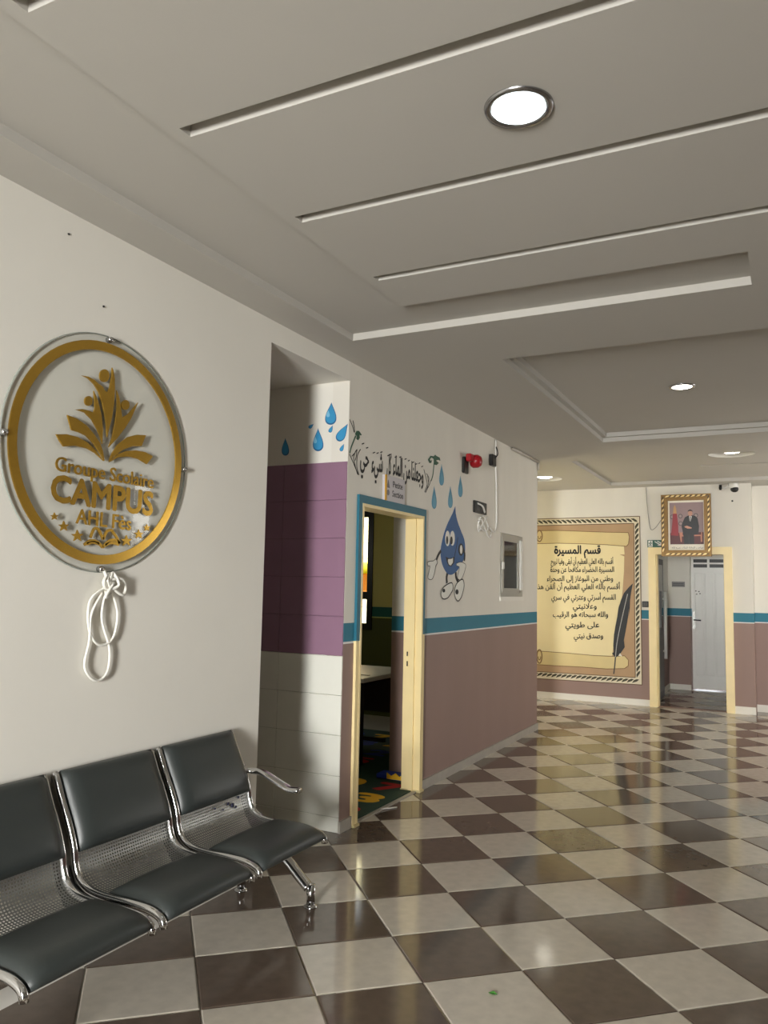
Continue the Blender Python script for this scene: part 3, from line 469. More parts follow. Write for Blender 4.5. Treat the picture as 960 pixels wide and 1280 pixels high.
HANDS = [[[(-2.511, 5.784), (-2.605, 5.673), (-2.622, 5.516), (-2.594, 5.434), (-2.541, 5.369)], [(-2.644, 5.75), (-2.723, 5.638), (-2.689, 5.523), (-2.591, 5.374)], [(-2.86, 5.65), (-2.764, 5.563), (-2.673, 5.474), (-2.57, 5.369)], [(-2.624, 5.765), (-2.646, 5.65), (-2.678, 5.576)], [(-2.711, 5.682), (-2.784, 5.628)], [(-2.88, 6.19), (-2.79, 6.105), (-2.727, 6.014)], [(-2.777, 6.193), (-2.731, 6.099), (-2.717, 6.016)]], [[(-0.06, 5.815), (0.044, 5.666), (0.099, 5.55), (-0.01, 5.394)], [(0.066, 5.751), (0.179, 5.674), (0.134, 5.534), (0.054, 5.402)], [(0.272, 5.655), (0.184, 5.541), (0.03, 5.389)], [(0.117, 5.717), (0.162, 5.599)]]]
STEMS = [[(-2.854, 5.667), (-2.818, 5.758), (-2.744, 5.873), (-2.68, 5.971)], [(0.282, 5.646), (0.36, 5.771), (0.404, 5.986), (0.421, 6.083)]]
SPROUTS = [[(-2.705, 5.992), (-2.659, 6.052), (-2.579, 6.067), (-2.487, 6.02), (-2.522, 6.003), (-2.565, 6.018), (-2.548, 5.96), (-2.606, 5.911), (-2.66, 5.926), (-2.641, 5.969)], [(0.404, 5.975), (0.385, 6.077), (0.281, 6.092), (0.196, 6.042), (0.233, 6.018), (0.299, 6.043), (0.27, 5.982), (0.184, 5.969), (0.116, 6.025), (0.229, 6.115), (0.383, 6.129), (0.45, 6.171), (0.524, 6.156), (0.673, 6.15), (0.708, 6.091), (0.6, 6.096), (0.496, 6.063), (0.634, 6.037), (0.52, 5.978)]]
VERSE = [('وجعلنا', [(-0.082, 5.487), (-0.603, 5.491)]), ('من', [(-0.658, 5.49), (-0.931, 5.482)]), ('الماء', [(-0.988, 5.486), (-1.347, 5.495)]), ('كل', [(-1.421, 5.478), (-1.577, 5.475)]), ('شيء', [(-1.737, 5.468), (-2.128, 5.429)]), ('حي', [(-2.228, 5.477), (-2.514, 5.463)])]
VERSE_H = [(-1.545, 5.491), (-1.555, 5.711)]
SIGN = [(-1.724, 5.448), (-0.953, 5.491), (-0.96, 5.126), (-1.688, 5.097)]
MURAL = {
 'outer': [(-1.811, 6.1), (1.646, 6.13), (1.676, 0.664), (-1.757, 0.657)],
 'inner': [(-1.811, 5.959), (1.452, 5.926), (1.514, 0.84), (-1.758, 0.783)],
 'toproll': [(-1.81, 5.705), (-1.105, 5.704), (-0.245, 5.661), (0.59, 5.619), (1.281, 5.597), (1.312, 5.452), (1.286, 5.224), (1.217, 5.142), (0.587, 5.2), (-0.247, 5.239), (-1.105, 5.263), (-1.81, 5.247)],
 'sheet': [(-1.81, 5.268), (-0.247, 5.248), (1.136, 5.163), (1.154, 4.873), (0.992, 4.873), (1.145, 4.811), (1.129, 4.294), (1.084, 3.717), (1.04, 3.306), (0.936, 2.811), (0.831, 2.275), (0.767, 1.824), (0.724, 1.495), (-1.759, 1.567)],
 'botroll': [(-1.759, 1.567), (-0.681, 1.541), (0.154, 1.512), (0.805, 1.52), (1.126, 1.559), (1.251, 1.425), (1.242, 1.243), (1.122, 1.147), (0.56, 1.099), (-0.262, 1.109), (-1.108, 1.098), (-1.758, 1.101)],
 'spiral': [(-1.623, 5.519), (-1.631, 5.445), (-1.652, 5.381), (-1.683, 5.339), (-1.721, 5.324), (-1.758, 5.34), (-1.79, 5.382), (-1.811, 5.446), (-1.819, 5.522), (-1.812, 5.597), (-1.79, 5.661), (-1.759, 5.703), (-1.721, 5.717), (-1.684, 5.702), (-1.652, 5.659), (-1.631, 5.595)],
 'spiral2': [(-1.627, 1.383), (-1.634, 1.294), (-1.653, 1.217), (-1.681, 1.165), (-1.714, 1.146), (-1.748, 1.161), (-1.777, 1.21), (-1.796, 1.285), (-1.803, 1.374), (-1.796, 1.463), (-1.777, 1.54), (-1.749, 1.592), (-1.715, 1.612), (-1.682, 1.596), (-1.653, 1.547), (-1.634, 1.472)],
 'feather': [(1.411, 3.92), (1.357, 3.641), (1.317, 3.378), (1.308, 3.117), (1.274, 2.855), (1.279, 3.108), (1.256, 2.863), (1.193, 2.494), (1.11, 2.064), (1.136, 1.842), (1.055, 1.717), (0.966, 1.57), (0.837, 1.482), (0.725, 1.618), (0.786, 1.662), (0.767, 1.864), (0.794, 2.233), (0.845, 2.521), (0.903, 2.81), (0.979, 3.243), (0.946, 3.106), (1.029, 3.371), (1.127, 3.603), (1.289, 3.803)],
 'quill': [(0.837, 1.502), (0.811, 1.216), (0.777, 0.951)],
 'rachis': [(1.243, 3.577), (1.131, 3.104), (0.973, 2.404), (0.88, 1.911), (0.837, 1.502)],
 'cuff': [(0.926, 1.547), (0.987, 1.64), (1.054, 1.534), (0.966, 1.542)],
}
LINES = [('قسم المسيرة', [(0.37, 4.874), (-1.192, 4.876)], 1), ('أقسم بالله العلي العظيم أن أبقى وفيا لروح', [(0.785, 4.53), (-1.315, 4.521)], 0), ('المسيرة الخضراء مكافحا عن وحدة', [(0.809, 4.265), (-1.332, 4.245)], 0), ('وطني من البوغاز إلى الصحراء', [(0.774, 3.966), (-1.454, 3.934)], 0), ('أقسم بالله العلي العظيم أن ألقن هذا', [(0.999, 3.699), (-1.824, 3.646)], 0), ('القسم أسرتي وعترتي في سري', [(0.861, 3.351), (-1.297, 3.297)], 0), ('وعلانيتي', [(0.228, 3.036), (-0.559, 3.012)], 0), ('والله سبحانه هو الرقيب', [(0.603, 2.773), (-1.245, 2.709)], 0), ('على طويتي', [(0.313, 2.42), (-0.815, 2.374)], 0), ('وصدق نيتي', [(0.436, 2.069), (-0.528, 2.024)], 0)]

# ------------------------------------------------------------------ waiting bench: three padded seats on a chrome beam
PAD = mat('dark_grey_leatherette', (50, 55, 54), 0.42, var=0.05, scale=8, bump=0.03, bscale=120)
def perforated():
    m = bpy.data.materials.new('perforated_steel'); m.use_nodes = True; nt = m.node_tree; b = nt.nodes['Principled BSDF']
    b.inputs['Base Color'].default_value = lin(150, 151, 148); b.inputs['Metallic'].default_value = 0.9; b.inputs['Roughness'].default_value = 0.38
    uv = nt.nodes.new('ShaderNodeUVMap'); fr = nt.nodes.new('ShaderNodeVectorMath'); fr.operation = 'FRACTION'; sc_ = nt.nodes.new('ShaderNodeVectorMath'); sc_.operation = 'SCALE'; sc_.inputs['Scale'].default_value = 34
    nt.links.new(uv.outputs[0], sc_.inputs[0]); nt.links.new(sc_.outputs[0], fr.inputs[0])
    ds = nt.nodes.new('ShaderNodeVectorMath'); ds.operation = 'DISTANCE'; ds.inputs[1].default_value = (0.5, 0.5, 0); nt.links.new(fr.outputs[0], ds.inputs[0])
    gt = nt.nodes.new('ShaderNodeMath'); gt.operation = 'GREATER_THAN'; gt.inputs[1].default_value = 0.3; nt.links.new(ds.outputs['Value'], gt.inputs[0]); nt.links.new(gt.outputs[0], b.inputs['Alpha'])
    return m
PERF = perforated()
PROFILE = smooth2([(0.03, 1.87), (0.06, 1.83), (0.14, 1.66), (0.24, 1.47), (0.32, 1.28), (0.355, 1.13), (0.41, 1.02), (0.53, 0.95), (0.72, 0.925), (1.0, 0.925), (1.22, 0.915), (1.34, 0.88), (1.38, 0.84)], 5)
def normals(P):
    out = []
    for i in range(len(P)):
        a, b = P[max(i - 1, 0)], P[min(i + 1, len(P) - 1)]; dx, dz = b[0] - a[0], b[1] - a[1]; l = math.hypot(dx, dz); out.append((-dz / l, dx / l))
    return out
def arc(P):
    s = [0]
    for a, b in zip(P, P[1:]): s.append(s[-1] + math.hypot(b[0] - a[0], b[1] - a[1]))
    return s
def shell_mesh(y0, y1):
    P, N, L = PROFILE, normals(PROFILE), arc(PROFILE); b = MB(); vs, fs, uvs = [], [], []; ny = 6
    for i, (p, n) in enumerate(zip(P, N)):
        for k in range(ny + 1):
            y = y0 + (y1 - y0) * k / ny; vs.append((p[0], y, p[1])); uvs.append((y - y0, L[i]))
    for i in range(len(P) - 1):
        for k in range(ny): a = i * (ny + 1) + k; fs.append((a, a + 1, a + ny + 2, a + ny + 1))
    b.add(vs, fs, True); return b, uvs
def pad_mesh(y0, y1, s0, s1, th):
    """cushion following the shell between arc lengths s0 and s1, domed and rolled at its edges"""
    P, L = PROFILE, arc(PROFILE)
    def at(s):
        for i in range(len(L) - 1):
            if L[i] <= s <= L[i + 1] or i == len(L) - 2:
                t = (s - L[i]) / (L[i + 1] - L[i]); return (P[i][0] + (P[i + 1][0] - P[i][0]) * t, P[i][1] + (P[i + 1][1] - P[i][1]) * t)
    ns, ny = 20, 14; b = MB(); top, bot, fs = [], [], []
    pts = [at(s0 + (s1 - s0) * i / ns) for i in range(ns + 1)]; nn = normals(pts)
    for i in range(ns + 1):
        u = i / ns; eu = (1 - abs(2 * u - 1) ** 5)
        for k in range(ny + 1):
            v = k / ny; ev = (1 - abs(2 * v - 1) ** 7); hgt = th * (0.35 + 0.65 * min(eu, 1) ** 0.5 * ev ** 0.5) * (0.88 + 0.12 * math.sin(math.pi * v))
            y = y0 + (y1 - y0) * v; top.append((pts[i][0] + nn[i][0] * hgt, y, pts[i][1] + nn[i][1] * hgt)); bot.append((pts[i][0] - nn[i][0] * 0.02, y, pts[i][1] - nn[i][1] * 0.02))
    w = ny + 1; n = len(top); b.add(top + bot, [], True); F = []
    for i in range(ns):
        for k in range(ny): a = i * w + k; F += [(a, a + 1, a + w + 1, a + w), (n + a, n + a + w, n + a + w + 1, n + a + 1)]
    for i in range(ns): F += [(i * w, i * w + w, n + i * w + w, n + i * w), (i * w + ny, n + i * w + ny, n + i * w + w + ny, i * w + w + ny)]
    for k in range(ny): F += [(k, n + k, n + k + 1, k + 1), (ns * w + k, ns * w + k + 1, n + ns * w + k + 1, n + ns * w + k)]
    b.f += F; b.sm += [True] * len(F); return b
bench = thing('waiting_bench', (0.6, -7.5, 0), 'dark grey padded three-seat metal waiting bench against the white wall under the round sign', 'bench')
LT = arc(PROFILE)[-1]
for (y0, y1) in ((-6.83, -5.62), (-8.15, -6.95), (-9.48, -8.28)):
    sb, uvs = shell_mesh(y0 + 0.03, y1 - 0.03); st = sb.build('seat', PERF, bench)
    ul = st.data.uv_layers.new(name='UVMap')
    for lp in st.data.loops: ul.data[lp.index].uv = uvs[lp.vertex_index]
    pad_mesh(y0 + 0.04, y1 - 0.0, 0.0, 0.72, 0.11).build('backrest_pad', PAD, st)
    pad_mesh(y0 + 0.04, y1 - 0.0, 1.28, LT, 0.095).build('seat_pad', PAD, st)
    for ys in (y0, y1):
        fr = MB(); fr.tube([(p[0], ys, p[1]) for p in PROFILE] + [(1.385, ys, 0.80)], 0.032, 10, 1.15); fr.build('side_frame', CHROME, st)
        ii = [q for q in range(len(PROFILE)) if q <= 38]; NN = normals(PROFILE); ol = [PROFILE[q] for q in ii] + [(PROFILE[q][0] - NN[q][0] * 0.11, PROFILE[q][1] - NN[q][1] * 0.11) for q in ii[::-1]]
        MB().plate(ol, lambda a, b, d, ys=ys: (a, ys + d, b), -0.012, 0.012).build('side_flange', STEEL, st)
        br = MB().plate([(0.30, 1.12), (0.37, 0.98), (0.50, 0.92), (0.98, 0.90), (0.98, 0.85), (0.62, 0.78), (0.40, 0.84), (0.30, 0.98)], lambda a, b, d, ys=ys: (a, ys + d, b), -0.02, 0.02); br.build('bracket', BLACK, st)
    sp = MB()
    if y0 > -7:
        for (yy, zz, r) in ((-6.25, 1.17, .012), (-6.02, 1.17, .018), (-5.95, 1.14, .025), (-5.83, 1.2, .014), (-6.12, 1.13, .01), (-5.9, 1.11, .016)):
            x = 0.34 + (1.17 - zz) * 0.25; sp.lathe([(0.004, 0.012), (r, 0.01), (r, 0.0)], (x + 0.015, yy, zz), 8, 'X')
        sp.build('ink_stain', mat('dark_blue_ink', (30, 32, 58), 0.6), st)['kind'] = 'stuff'
MB().bbox(0.54, 0.74, -9.62, -5.34, 0.58, 0.72, 0.02).build('beam', CHROME, bench)
def leg(y):
    l = MB(); l.tube(smooth2([(0.60, y, 0.64), (0.66, y, 0.53), (0.80, y, 0.42), (0.95, y, 0.29), (1.06, y, 0.20)]), 0.075, 10, 0.7)
    l.tube(smooth2([(0.66, y, 0.64), (0.56, y, 0.53), (0.42, y, 0.42), (0.26, y, 0.29), (0.14, y, 0.20)]), 0.062, 10, 0.7)
    lg = l.build('leg', CHROME, bench)
    for x in (1.09, 0.12):
        MB().tube([(x, y, 0.03), (x, y, 0.245)], 0.05, 12).build('foot_post', CHROME, lg)
        MB().lathe([(0.02, 0.035), (0.05, 0.03), (0.078, 0.012), (0.078, 0.0)], (x, y, 0.0), 16).build('foot', CHROME, lg)
leg(-5.40); leg(-9.56)
ar = MB(); ar.tube(smooth2([(0.24, -5.62, 1.44), (0.28, -5.56, 1.435), (0.36, -5.52, 1.43), (0.48, -5.52, 1.42), (0.66, -5.52, 1.35), (0.84, -5.52, 1.285), (0.98, -5.52, 1.29)]), [0.05] * 6 + [0.058] * 18 + [0.05], 12, 0.6)
ar.build('armrest', CHROME, bench)
MB().tube([(0.24, -5.62, 1.38), (0.24, -5.62, 1.5)], 0.03, 8).build('armrest_clamp', BLACK, bench)

# ------------------------------------------------------------------ round sign: clear acrylic disc on stand-offs with gold mirror lettering
def gold_m():
    m = mat('gold_mirror', (206, 164, 70), 0.2, 0.8, var=0.05); return m
GOLD = gold_m()
ACR = bpy.data.materials.new('clear_acrylic'); ACR.use_nodes = True; ACR.node_tree.nodes.clear(); glass_nodes(ACR.node_tree, (0.985, 0.99, 0.985, 1), 1.35)
MS = on_x(-0.055); ML = lambda a, b, d: (d - 0.055, a + 0.05, b)
sign = thing('round_sign', (0.06, -7.76, 4.87), 'round clear acrylic sign with gold ring, emblem and lettering on the white wall', 'sign')
MB().lathe([(1.155, 0.06), (1.17, 0.064), (1.17, 0.076), (1.155, 0.08)], (-0.055, -7.76, 4.87), 72, 'X').build('acrylic_disc', ACR, sign)
MB().lathe([(1.168, 0.034), (1.176, 0.036), (1.176, 0.046), (1.168, 0.048)], (-0.025, -7.76, 4.87), 72, 'X', caps=False).build('polished_edge', mat('grey_green_edge', (150, 156, 148), 0.25), sign)
MB().plate([circ(-7.77, 4.87, 1.095, 72), circ(-7.77, 4.87, 1.005, 72)[::-1]], MS, 0.085, 0.1).build('ring', GOLD, sign)
emblem = {}
for n, pts in LOGO:
    b = MB().plate(pts, ML, 0.085, 0.10); b.build({'leaf': 'emblem_leaf', 'head': 'emblem_head', 'star': 'star'}.get(n, 'emblem_figure'), GOLD, sign)
bk = MB()
for pts in BOOK: bk.plate(ribbon(pts, 0.028), ML, 0.085, 0.098)
bk.build('open_book', GOLD, sign)
for s, a0, a1, z0, z1, bold in (('Groupe Scolaire', -8.40, -7.14, 4.615, 4.60, 0.012), ('CAMPUS', -8.43, -7.14, 4.335, 4.315, 0.036), ('AHL Fès', -8.13, -7.43, 4.15, 4.135, 0.012)):
    b = MB(); letter(b, s, ML, a0, a1, z0, None, 0.085, bold, z1, 0.014); b.build('lettering', GOLD, sign)
for (y, z) in ((-7.78, 6.01), (-6.62, 4.87), (-8.90, 4.87), (-7.74, 3.73)):
    MB().lathe([(0.03, 0.0), (0.03, 0.045), (0.022, 0.065)], (0.0, y, z), 16, 'X').build('stand_off', CHROME, sign)
cord = thing('white_cord', (0.05, -7.68, 3.7), 'knotted white cord hanging in loops below the round gold sign', 'cord')
CORDM = mat('white_cotton_cord', (236, 234, 226), 0.8)
k = MB()
for q in ([(0.05, -7.72, 3.72), (0.07, -7.66, 3.62), (0.05, -7.6, 3.7), (0.09, -7.55, 3.58), (0.06, -7.66, 3.53), (0.08, -7.74, 3.6), (0.06, -7.68, 3.68)], [(0.06, -7.66, 3.62), (0.07, -7.5, 3.64), (0.05, -7.42, 3.55), (0.07, -7.48, 3.48), (0.06, -7.62, 3.56)], [(0.08, -7.7, 3.63), (0.06, -7.62, 3.5), (0.09, -7.72, 3.46), (0.07, -7.6, 3.6)]): k.tube(smooth2(q), 0.016, 6)
k.build('knot', CORDM, cord)
for q in ([(0.05, -7.70, 3.55), (0.04, -7.86, 3.42), (0.04, -7.85, 3.15), (0.04, -7.72, 3.0), (0.04, -7.55, 3.05), (0.04, -7.50, 3.3), (0.05, -7.62, 3.55)], [(0.05, -7.72, 3.5), (0.05, -7.84, 3.3), (0.04, -7.84, 3.05), (0.04, -7.88, 2.8), (0.04, -7.74, 2.66), (0.04, -7.6, 2.72), (0.04, -7.58, 2.95), (0.04, -7.7, 3.25), (0.05, -7.68, 3.52)]):
    MB().tube(smooth2(q, 6), 0.0135, 6).build('loop', CORDM, cord)
for (y, z, lab) in ((-7.86, 6.33, 'tiny dark nail in the white wall just above the round gold sign'), (-8.33, 6.88, 'tiny dark nail high on the white wall near the ceiling')):
    tag(MB().lathe([(0.003, 0.014), (0.010, 0.011), (0.010, 0.0)], (0.0, y, z), 10, 'X').build('wall_nail', BLACK, None, (0, y, z)), lab, 'nail')

# ------------------------------------------------------------------ paintings on the middle wall and the niche
DROPM = mat('muted_blue_drop_paint', (78, 140, 168), 0.5); DROPN = mat('bright_blue_drop_paint', (58, 150, 200), 0.5); DROPL = mat('pale_blue_drop_paint', (130, 195, 225), 0.5); DROPD = mat('deep_blue_drop_paint', (34, 100, 150), 0.5)
def ctr(p): return sum(a for a, b in p) / len(p), sum(b for a, b in p) / len(p)
def shrink(p, f, dx=0, dz=0): c = ctr(p); return [(c[0] + (a - c[0]) * f + dx, c[1] + (b - c[1]) * f + dz) for a, b in p]
LM = ['topmost blue drop painted on the wall, beside the right green sprout', 'blue drop painted directly below the red alarm', 'leftmost low blue drop painted above the doorway corner', 'lower blue drop painted just above the tip of the smiling drop figure']
for p, lab in zip(DROPS_M, LM):
    c = ctr(p); o = tag(MB().plate(p, MX, 0, 0.004).build('painted_drop', DROPM, None, (0, c[0], c[1])), lab, 'painting', 'blue drops painted on the middle wall')
    MB().plate(shrink(p, 0.62, 0.012, -0.06), MX, 0.004, 0.006).build('highlight', mat('mid_blue_drop_paint', (96, 158, 184), 0.5), o)
MN = on_y(-2.9)
LN_ = ['large blue drop painted highest on the niche wall above purple tiles', 'large blue drop painted low in the middle of the niche wall', 'single blue drop painted deep in the shadow of the niche', 'tilted blue drop with long curved tip at the niche corner', 'small slanting blue drop left of the others on the niche wall', 'tiny blue drop just under the highest niche drop', 'tiny blue drop below the tilted one at the niche corner']
for p, lab in zip(DROPS_N, LN_):
    c = ctr(p); o = tag(MB().plate(p, MN, 0, 0.004).build('painted_drop', DROPD, None, (c[0], -2.9, c[1])), lab, 'painting', 'blue drops painted on the niche wall')
    MB().plate(shrink(p, 0.86, 0.0, 0.0), MN, 0.004, 0.006).build('fill', DROPN, o)
    if len(p) and max(b for a, b in p) - min(b for a, b in p) > 0.3: MB().plate(shrink(p, 0.3, -0.05, 0.0), MN, 0.006, 0.008).build('highlight', DROPL, o)

C = CHAR
FIG = mat('strong_blue_paint', (10, 82, 142), 0.5); WP = mat('white_figure_paint', (230, 230, 222), 0.5)
fig = thing('drop_painting', (0, 1.35, 4.3), 'painting of a smiling blue water drop with white gloves and shoes beside the small window', 'painting')
def dec(nm, pts, m, d0, d1, par, mp=MX): return MB().plate(pts, mp, d0, d1).build(nm, m, par)
body = dec('body', smooth2(C['body'][1:], 3) + [C['body'][0]], FIG, 0, 0.006, fig)
for e, pz in (('eye', 'pupil'), ('eye2', 'pupil2')):
    eo = dec('eye', C[e], WP, 0.006, 0.009, fig); dec('pupil', C[pz], INK, 0.009, 0.012, eo)
mo = dec('mouth', C['mouth'], INK, 0.006, 0.009, fig); dec('tongue', C['tongue'], WP, 0.009, 0.012, mo)
lo = dec('arm', C['loop'], INK, 0.006, 0.009, fig); dec('arm_gap', C['loopw'], WP, 0.009, 0.012, lo)
dec('arm', ribbon(C['armL'], 0.06), INK, 0.006, 0.01, fig); dec('arm', ribbon(C['armR'], 0.07), INK, 0.006, 0.01, fig)
dec('leg', ribbon(C['legL'], 0.085), INK, 0.002, 0.005, fig); dec('leg', ribbon(C['legR'], 0.085), INK, 0.002, 0.005, fig)
for g, nm in (('gloveR', 'glove'), ('gloveL', 'glove'), ('shoeL', 'shoe'), ('shoeR', 'shoe')):
    p = smooth2(C[g], 3, True); w = 0.022 if nm == 'shoe' else 0.012
    go = dec(nm, p, WP, 0.008, 0.014, fig); n = len(p)
    ol = MB()
    for i in range(n):
        a, b2 = p[i], p[(i + 1) % n]
        if math.dist(a, b2) > 1e-4: ol.plate(ribbon([a, b2], w), MX, 0.0145, 0.0165)
    ol.build('outline', INK, go)
for s in ('spotL', 'spotR'): dec('shoe_spot', C[s], INK, 0.0145, 0.017, fig)
sm = MB().plate(ribbon([C['mouth'][3], (C['mouth'][3][0] + 0.1, C['mouth'][3][1] + 0.2), (C['mouth'][3][0] + 0.17, C['mouth'][3][1] + 0.4)], 0.02), MX, 0.006, 0.008); sm.build('smile_line', INK, fig)

LEAFG = mat('dark_green_paint', (34, 84, 62), 0.5)
HL = ['outlined hand holding a curled green sprout at the niche corner, left of the verse', 'outlined hand holding a forked green sprout at the right end of the verse']
for kx, (hs, st, spr, lab) in enumerate(zip(HANDS, STEMS, SPROUTS, HL)):
    hd = thing('hand_painting', (0, hs[0][0][0], hs[0][0][1]), lab, 'painting', 'painted hands with sprouts')
    for p in hs: dec('hand_outline', ribbon(p, 0.014), INK, 0, 0.004, hd)
    dec('stem', ribbon(st, 0.028), LEAFG, 0.002, 0.005, hd); dec('sprout', spr, LEAFG, 0.003, 0.006, hd)

vr = thing('verse_lettering', (0, -1.2, 5.6), 'black Arabic verse painted in an arc above the classroom doorway', 'lettering')
hsz = 0.40
for w_, (r_, l_) in VERSE:
    b = MB(); letter(b, arabic(w_), MX, l_[0], r_[0], l_[1] + 0.06, hsz * 1.15, 0.002, 0.02, r_[1] + 0.06, 0.004)
    vm = []
    n_ = {'وجعلنا': 4, 'من': 2, 'الماء': 2, 'كل': 2, 'شيء': 3, 'حي': 2}[w_]
    for q in range(n_):
        a_ = l_[0] + (r_[0] - l_[0]) * (q + 0.5) / n_; z_ = l_[1] + (r_[1] - l_[1]) * (q + 0.5) / n_ + 0.37 + random.uniform(-0.02, 0.05)
        vm.append((a_, z_))
    b.build('word', INK, vr)
    for a_, z_ in vm: dec('vowel_mark', ribbon([(a_ - 0.03, z_), (a_ + 0.04, z_ + 0.025)], 0.016), INK, 0.002, 0.006, vr)

pl = thing('door_plate', (0, -1.34, 5.26), 'small grey name plate with a yellow left edge above the classroom door', 'sign')
s0, s1, s2, s3 = SIGN
dec('plate', [(s0[0], 5.06), (s1[0], 5.06), (s1[0], s1[1]), (s0[0], s1[1])], mat('pale_grey_plate', (196, 192, 196), 0.3), 0.0, 0.045, pl); dec('edge', [(s0[0], 5.06), (s0[0] + 0.07, 5.06), (s0[0] + 0.07, s1[1]), (s0[0], s1[1])], mat('yellow_edge', (225, 170, 30), 0.4), 0.045, 0.052, pl)
b = MB(); letter(b, 'Petite', MX, -1.42, -1.05, 5.31, 0.15, 0.046, 0.02); letter(b, 'Section', MX, -1.44, -1.02, 5.15, 0.15, 0.046, 0.02); b.build('lettering', mat('dark_grey_print', (60, 58, 64), 0.5), pl)
b = MB().plate([(-1.66, 5.28), (-1.54, 5.28), (-1.6, 5.42)], MX, 0.046, 0.049).plate(circ(-1.6, 5.2, 0.05, 12), MX, 0.046, 0.049); b.build('emblem', mat('mid_grey_print', (120, 116, 124), 0.5), pl)

# ------------------------------------------------------------------ devices on the middle wall
al = thing('alarm_beacon', (0, 2.1, 6.2), 'red alarm beacon on a black box on the middle wall', 'alarm')
MB().bbox(0, 0.06, 1.86, 2.1, 6.02, 6.36, 0.01).build('box', BLACK, al)
REDP = mat('red_plastic', (160, 20, 32), 0.35)
MB().lathe([(0.11, 0.0), (0.14, 0.04), (0.14, 0.14), (0.1, 0.21), (0.04, 0.23)], (0.08, 2.2, 6.3), 16, 'X').build('lens', REDP, al); MB().bbox(0.08, 0.2, 1.86, 2.1, 6.26, 6.42, 0.02).build('collar', REDP, al)
cn = thing('cable_socket', (0, 3.65, 6.56), 'small black socket high on the wall beside the ceiling cable', 'socket')
MB().bbox(0, 0.09, 3.52, 3.78, 6.42, 6.68, 0.012).build('body', BLACK, cn); MB().tube(smooth2([(0.09, 3.68, 6.6), (0.12, 3.78, 6.72), (0.04, 3.9, 6.9)]), 0.016, 6).build('lead', BLACK, cn)
sk = thing('wall_socket_box', (0, 2.9, 5.43), 'black double socket box on the wall right of the smiling drop', 'socket')
MB().bbox(0, 0.05, 2.53, 3.27, 5.26, 5.52, 0.01).build('faceplate', BLACK, sk)
for y in (2.62, 2.86): box('insert', mat('dark_grey_plastic', (52, 52, 52), 0.4), (0.05, 0.056, y, y + 0.2, 5.32, 5.46), sk)
MB().tube(smooth2([(0.06, 2.66, 5.46), (0.1, 2.85, 5.42), (0.08, 3.05, 5.3)]), 0.02, 6).build('plug_lead', WHITE, sk)
cb_ = thing('wall_cable', (0.03, 3.95, 6.0), 'white cable running down the wall from ceiling to a loose coil', 'cable')
MB().tube(smooth2([(0.025, 3.92, 7.08), (0.03, 3.88, 6.6), (0.03, 3.94, 6.1), (0.03, 3.97, 5.6), (0.03, 3.98, 5.22), (0.03, 3.92, 4.98), (0.04, 3.75, 4.92), (0.05, 3.45, 5.0)]), 0.022, 6).build('run', WHITE, cb_)
k = MB()
for q in ([(0.05, 2.75, 5.12), (0.06, 2.95, 5.22), (0.05, 3.2, 5.15), (0.06, 3.35, 4.98), (0.05, 3.15, 4.9), (0.06, 2.85, 4.95), (0.05, 2.72, 5.08)], [(0.06, 2.9, 5.15), (0.05, 3.1, 5.0), (0.06, 3.3, 4.82), (0.05, 3.5, 4.78), (0.04, 3.6, 4.9)], [(0.07, 2.85, 5.2), (0.06, 2.7, 5.0), (0.05, 2.78, 4.86), (0.06, 3.0, 5.05), (0.06, 3.25, 5.22)]): k.tube(smooth2(q), 0.016, 5)
k.build('coil', WHITE, cb_)
cd = thing('cable_conduit', (0.03, 6.3, 7.06), 'grey conduit along the top of the wall near its far end', 'conduit')
MB().tube([(0.05, 5.1, 7.06), (0.05, 6.4, 7.07), (0.05, 7.36, 7.07)], 0.035, 8).build('pipe', STONE, cd); MB().tube([(0.04, 7.36, 7.07), (0.04, 7.36, 6.85)], 0.035, 8).build('elbow', STONE, cd)

# ------------------------------------------------------------------ wall mural of a parchment oath on the far wall
M_ = MURAL
mu = thing('oath_mural', (0, 13.65, 3.4), 'large mural of a parchment scroll with black Arabic oath and quill inside a leaf border', 'mural')
MU = on_y(13.646); LX = -2.32                                        # the mural goes on behind the end of the middle wall
ob = [(LX, 0.62), (1.67, 0.66), (1.65, 6.13), (LX, 6.11)]; ib = [(LX + 0.25, 0.86), (1.46, 0.88), (1.46, 5.9), (LX + 0.25, 5.88)]
dec('border', [ob, ib[::-1]][0], mat('cream_border_paint', (226, 216, 190), 0.6), 0, 0.003, mu, MU)
BR = mat('tan_painted_ground', (186, 153, 116), 0.6, var=0.14, scale=2.0)
dec('ground', ib, BR, 0.003, 0.006, mu, MU)
PAR = mat('parchment_paint', (238, 222, 172), 0.6, var=0.07, scale=1.5); PAR2 = mat('parchment_roll_paint', (222, 202, 146), 0.6, var=0.1, scale=2.5); LINE = mat('brown_outline_paint', (120, 88, 52), 0.6)
def ext(p, xs=-1.76): return [((a - 0.3) if a < xs + 0.05 else a, b) for a, b in p]
dec('sheet', ext(M_['sheet']), PAR, 0.006, 0.010, mu, MU)
for r_ in ('toproll', 'botroll'):
    ro = dec('scroll_roll', ext(M_[r_]), PAR2, 0.010, 0.014, mu, MU); p = ext(M_[r_]); b = MB()
    for i in range(len(p)): b.plate(ribbon([p[i], p[(i + 1) % len(p)]], 0.02), MU, 0.0141, 0.0155)
    b.build('outline', LINE, ro)
for r_ in ('spiral', 'spiral2'):
    p = M_[r_]; b = MB()
    for i in range(len(p)): b.plate(ribbon([p[i], p[(i + 1) % len(p)]], 0.035), MU, 0.0156, 0.017)
    b.plate(ribbon(shrink(p, 0.5)[:9], 0.025), MU, 0.0156, 0.017); b.build('scroll_spiral', LINE, mu)
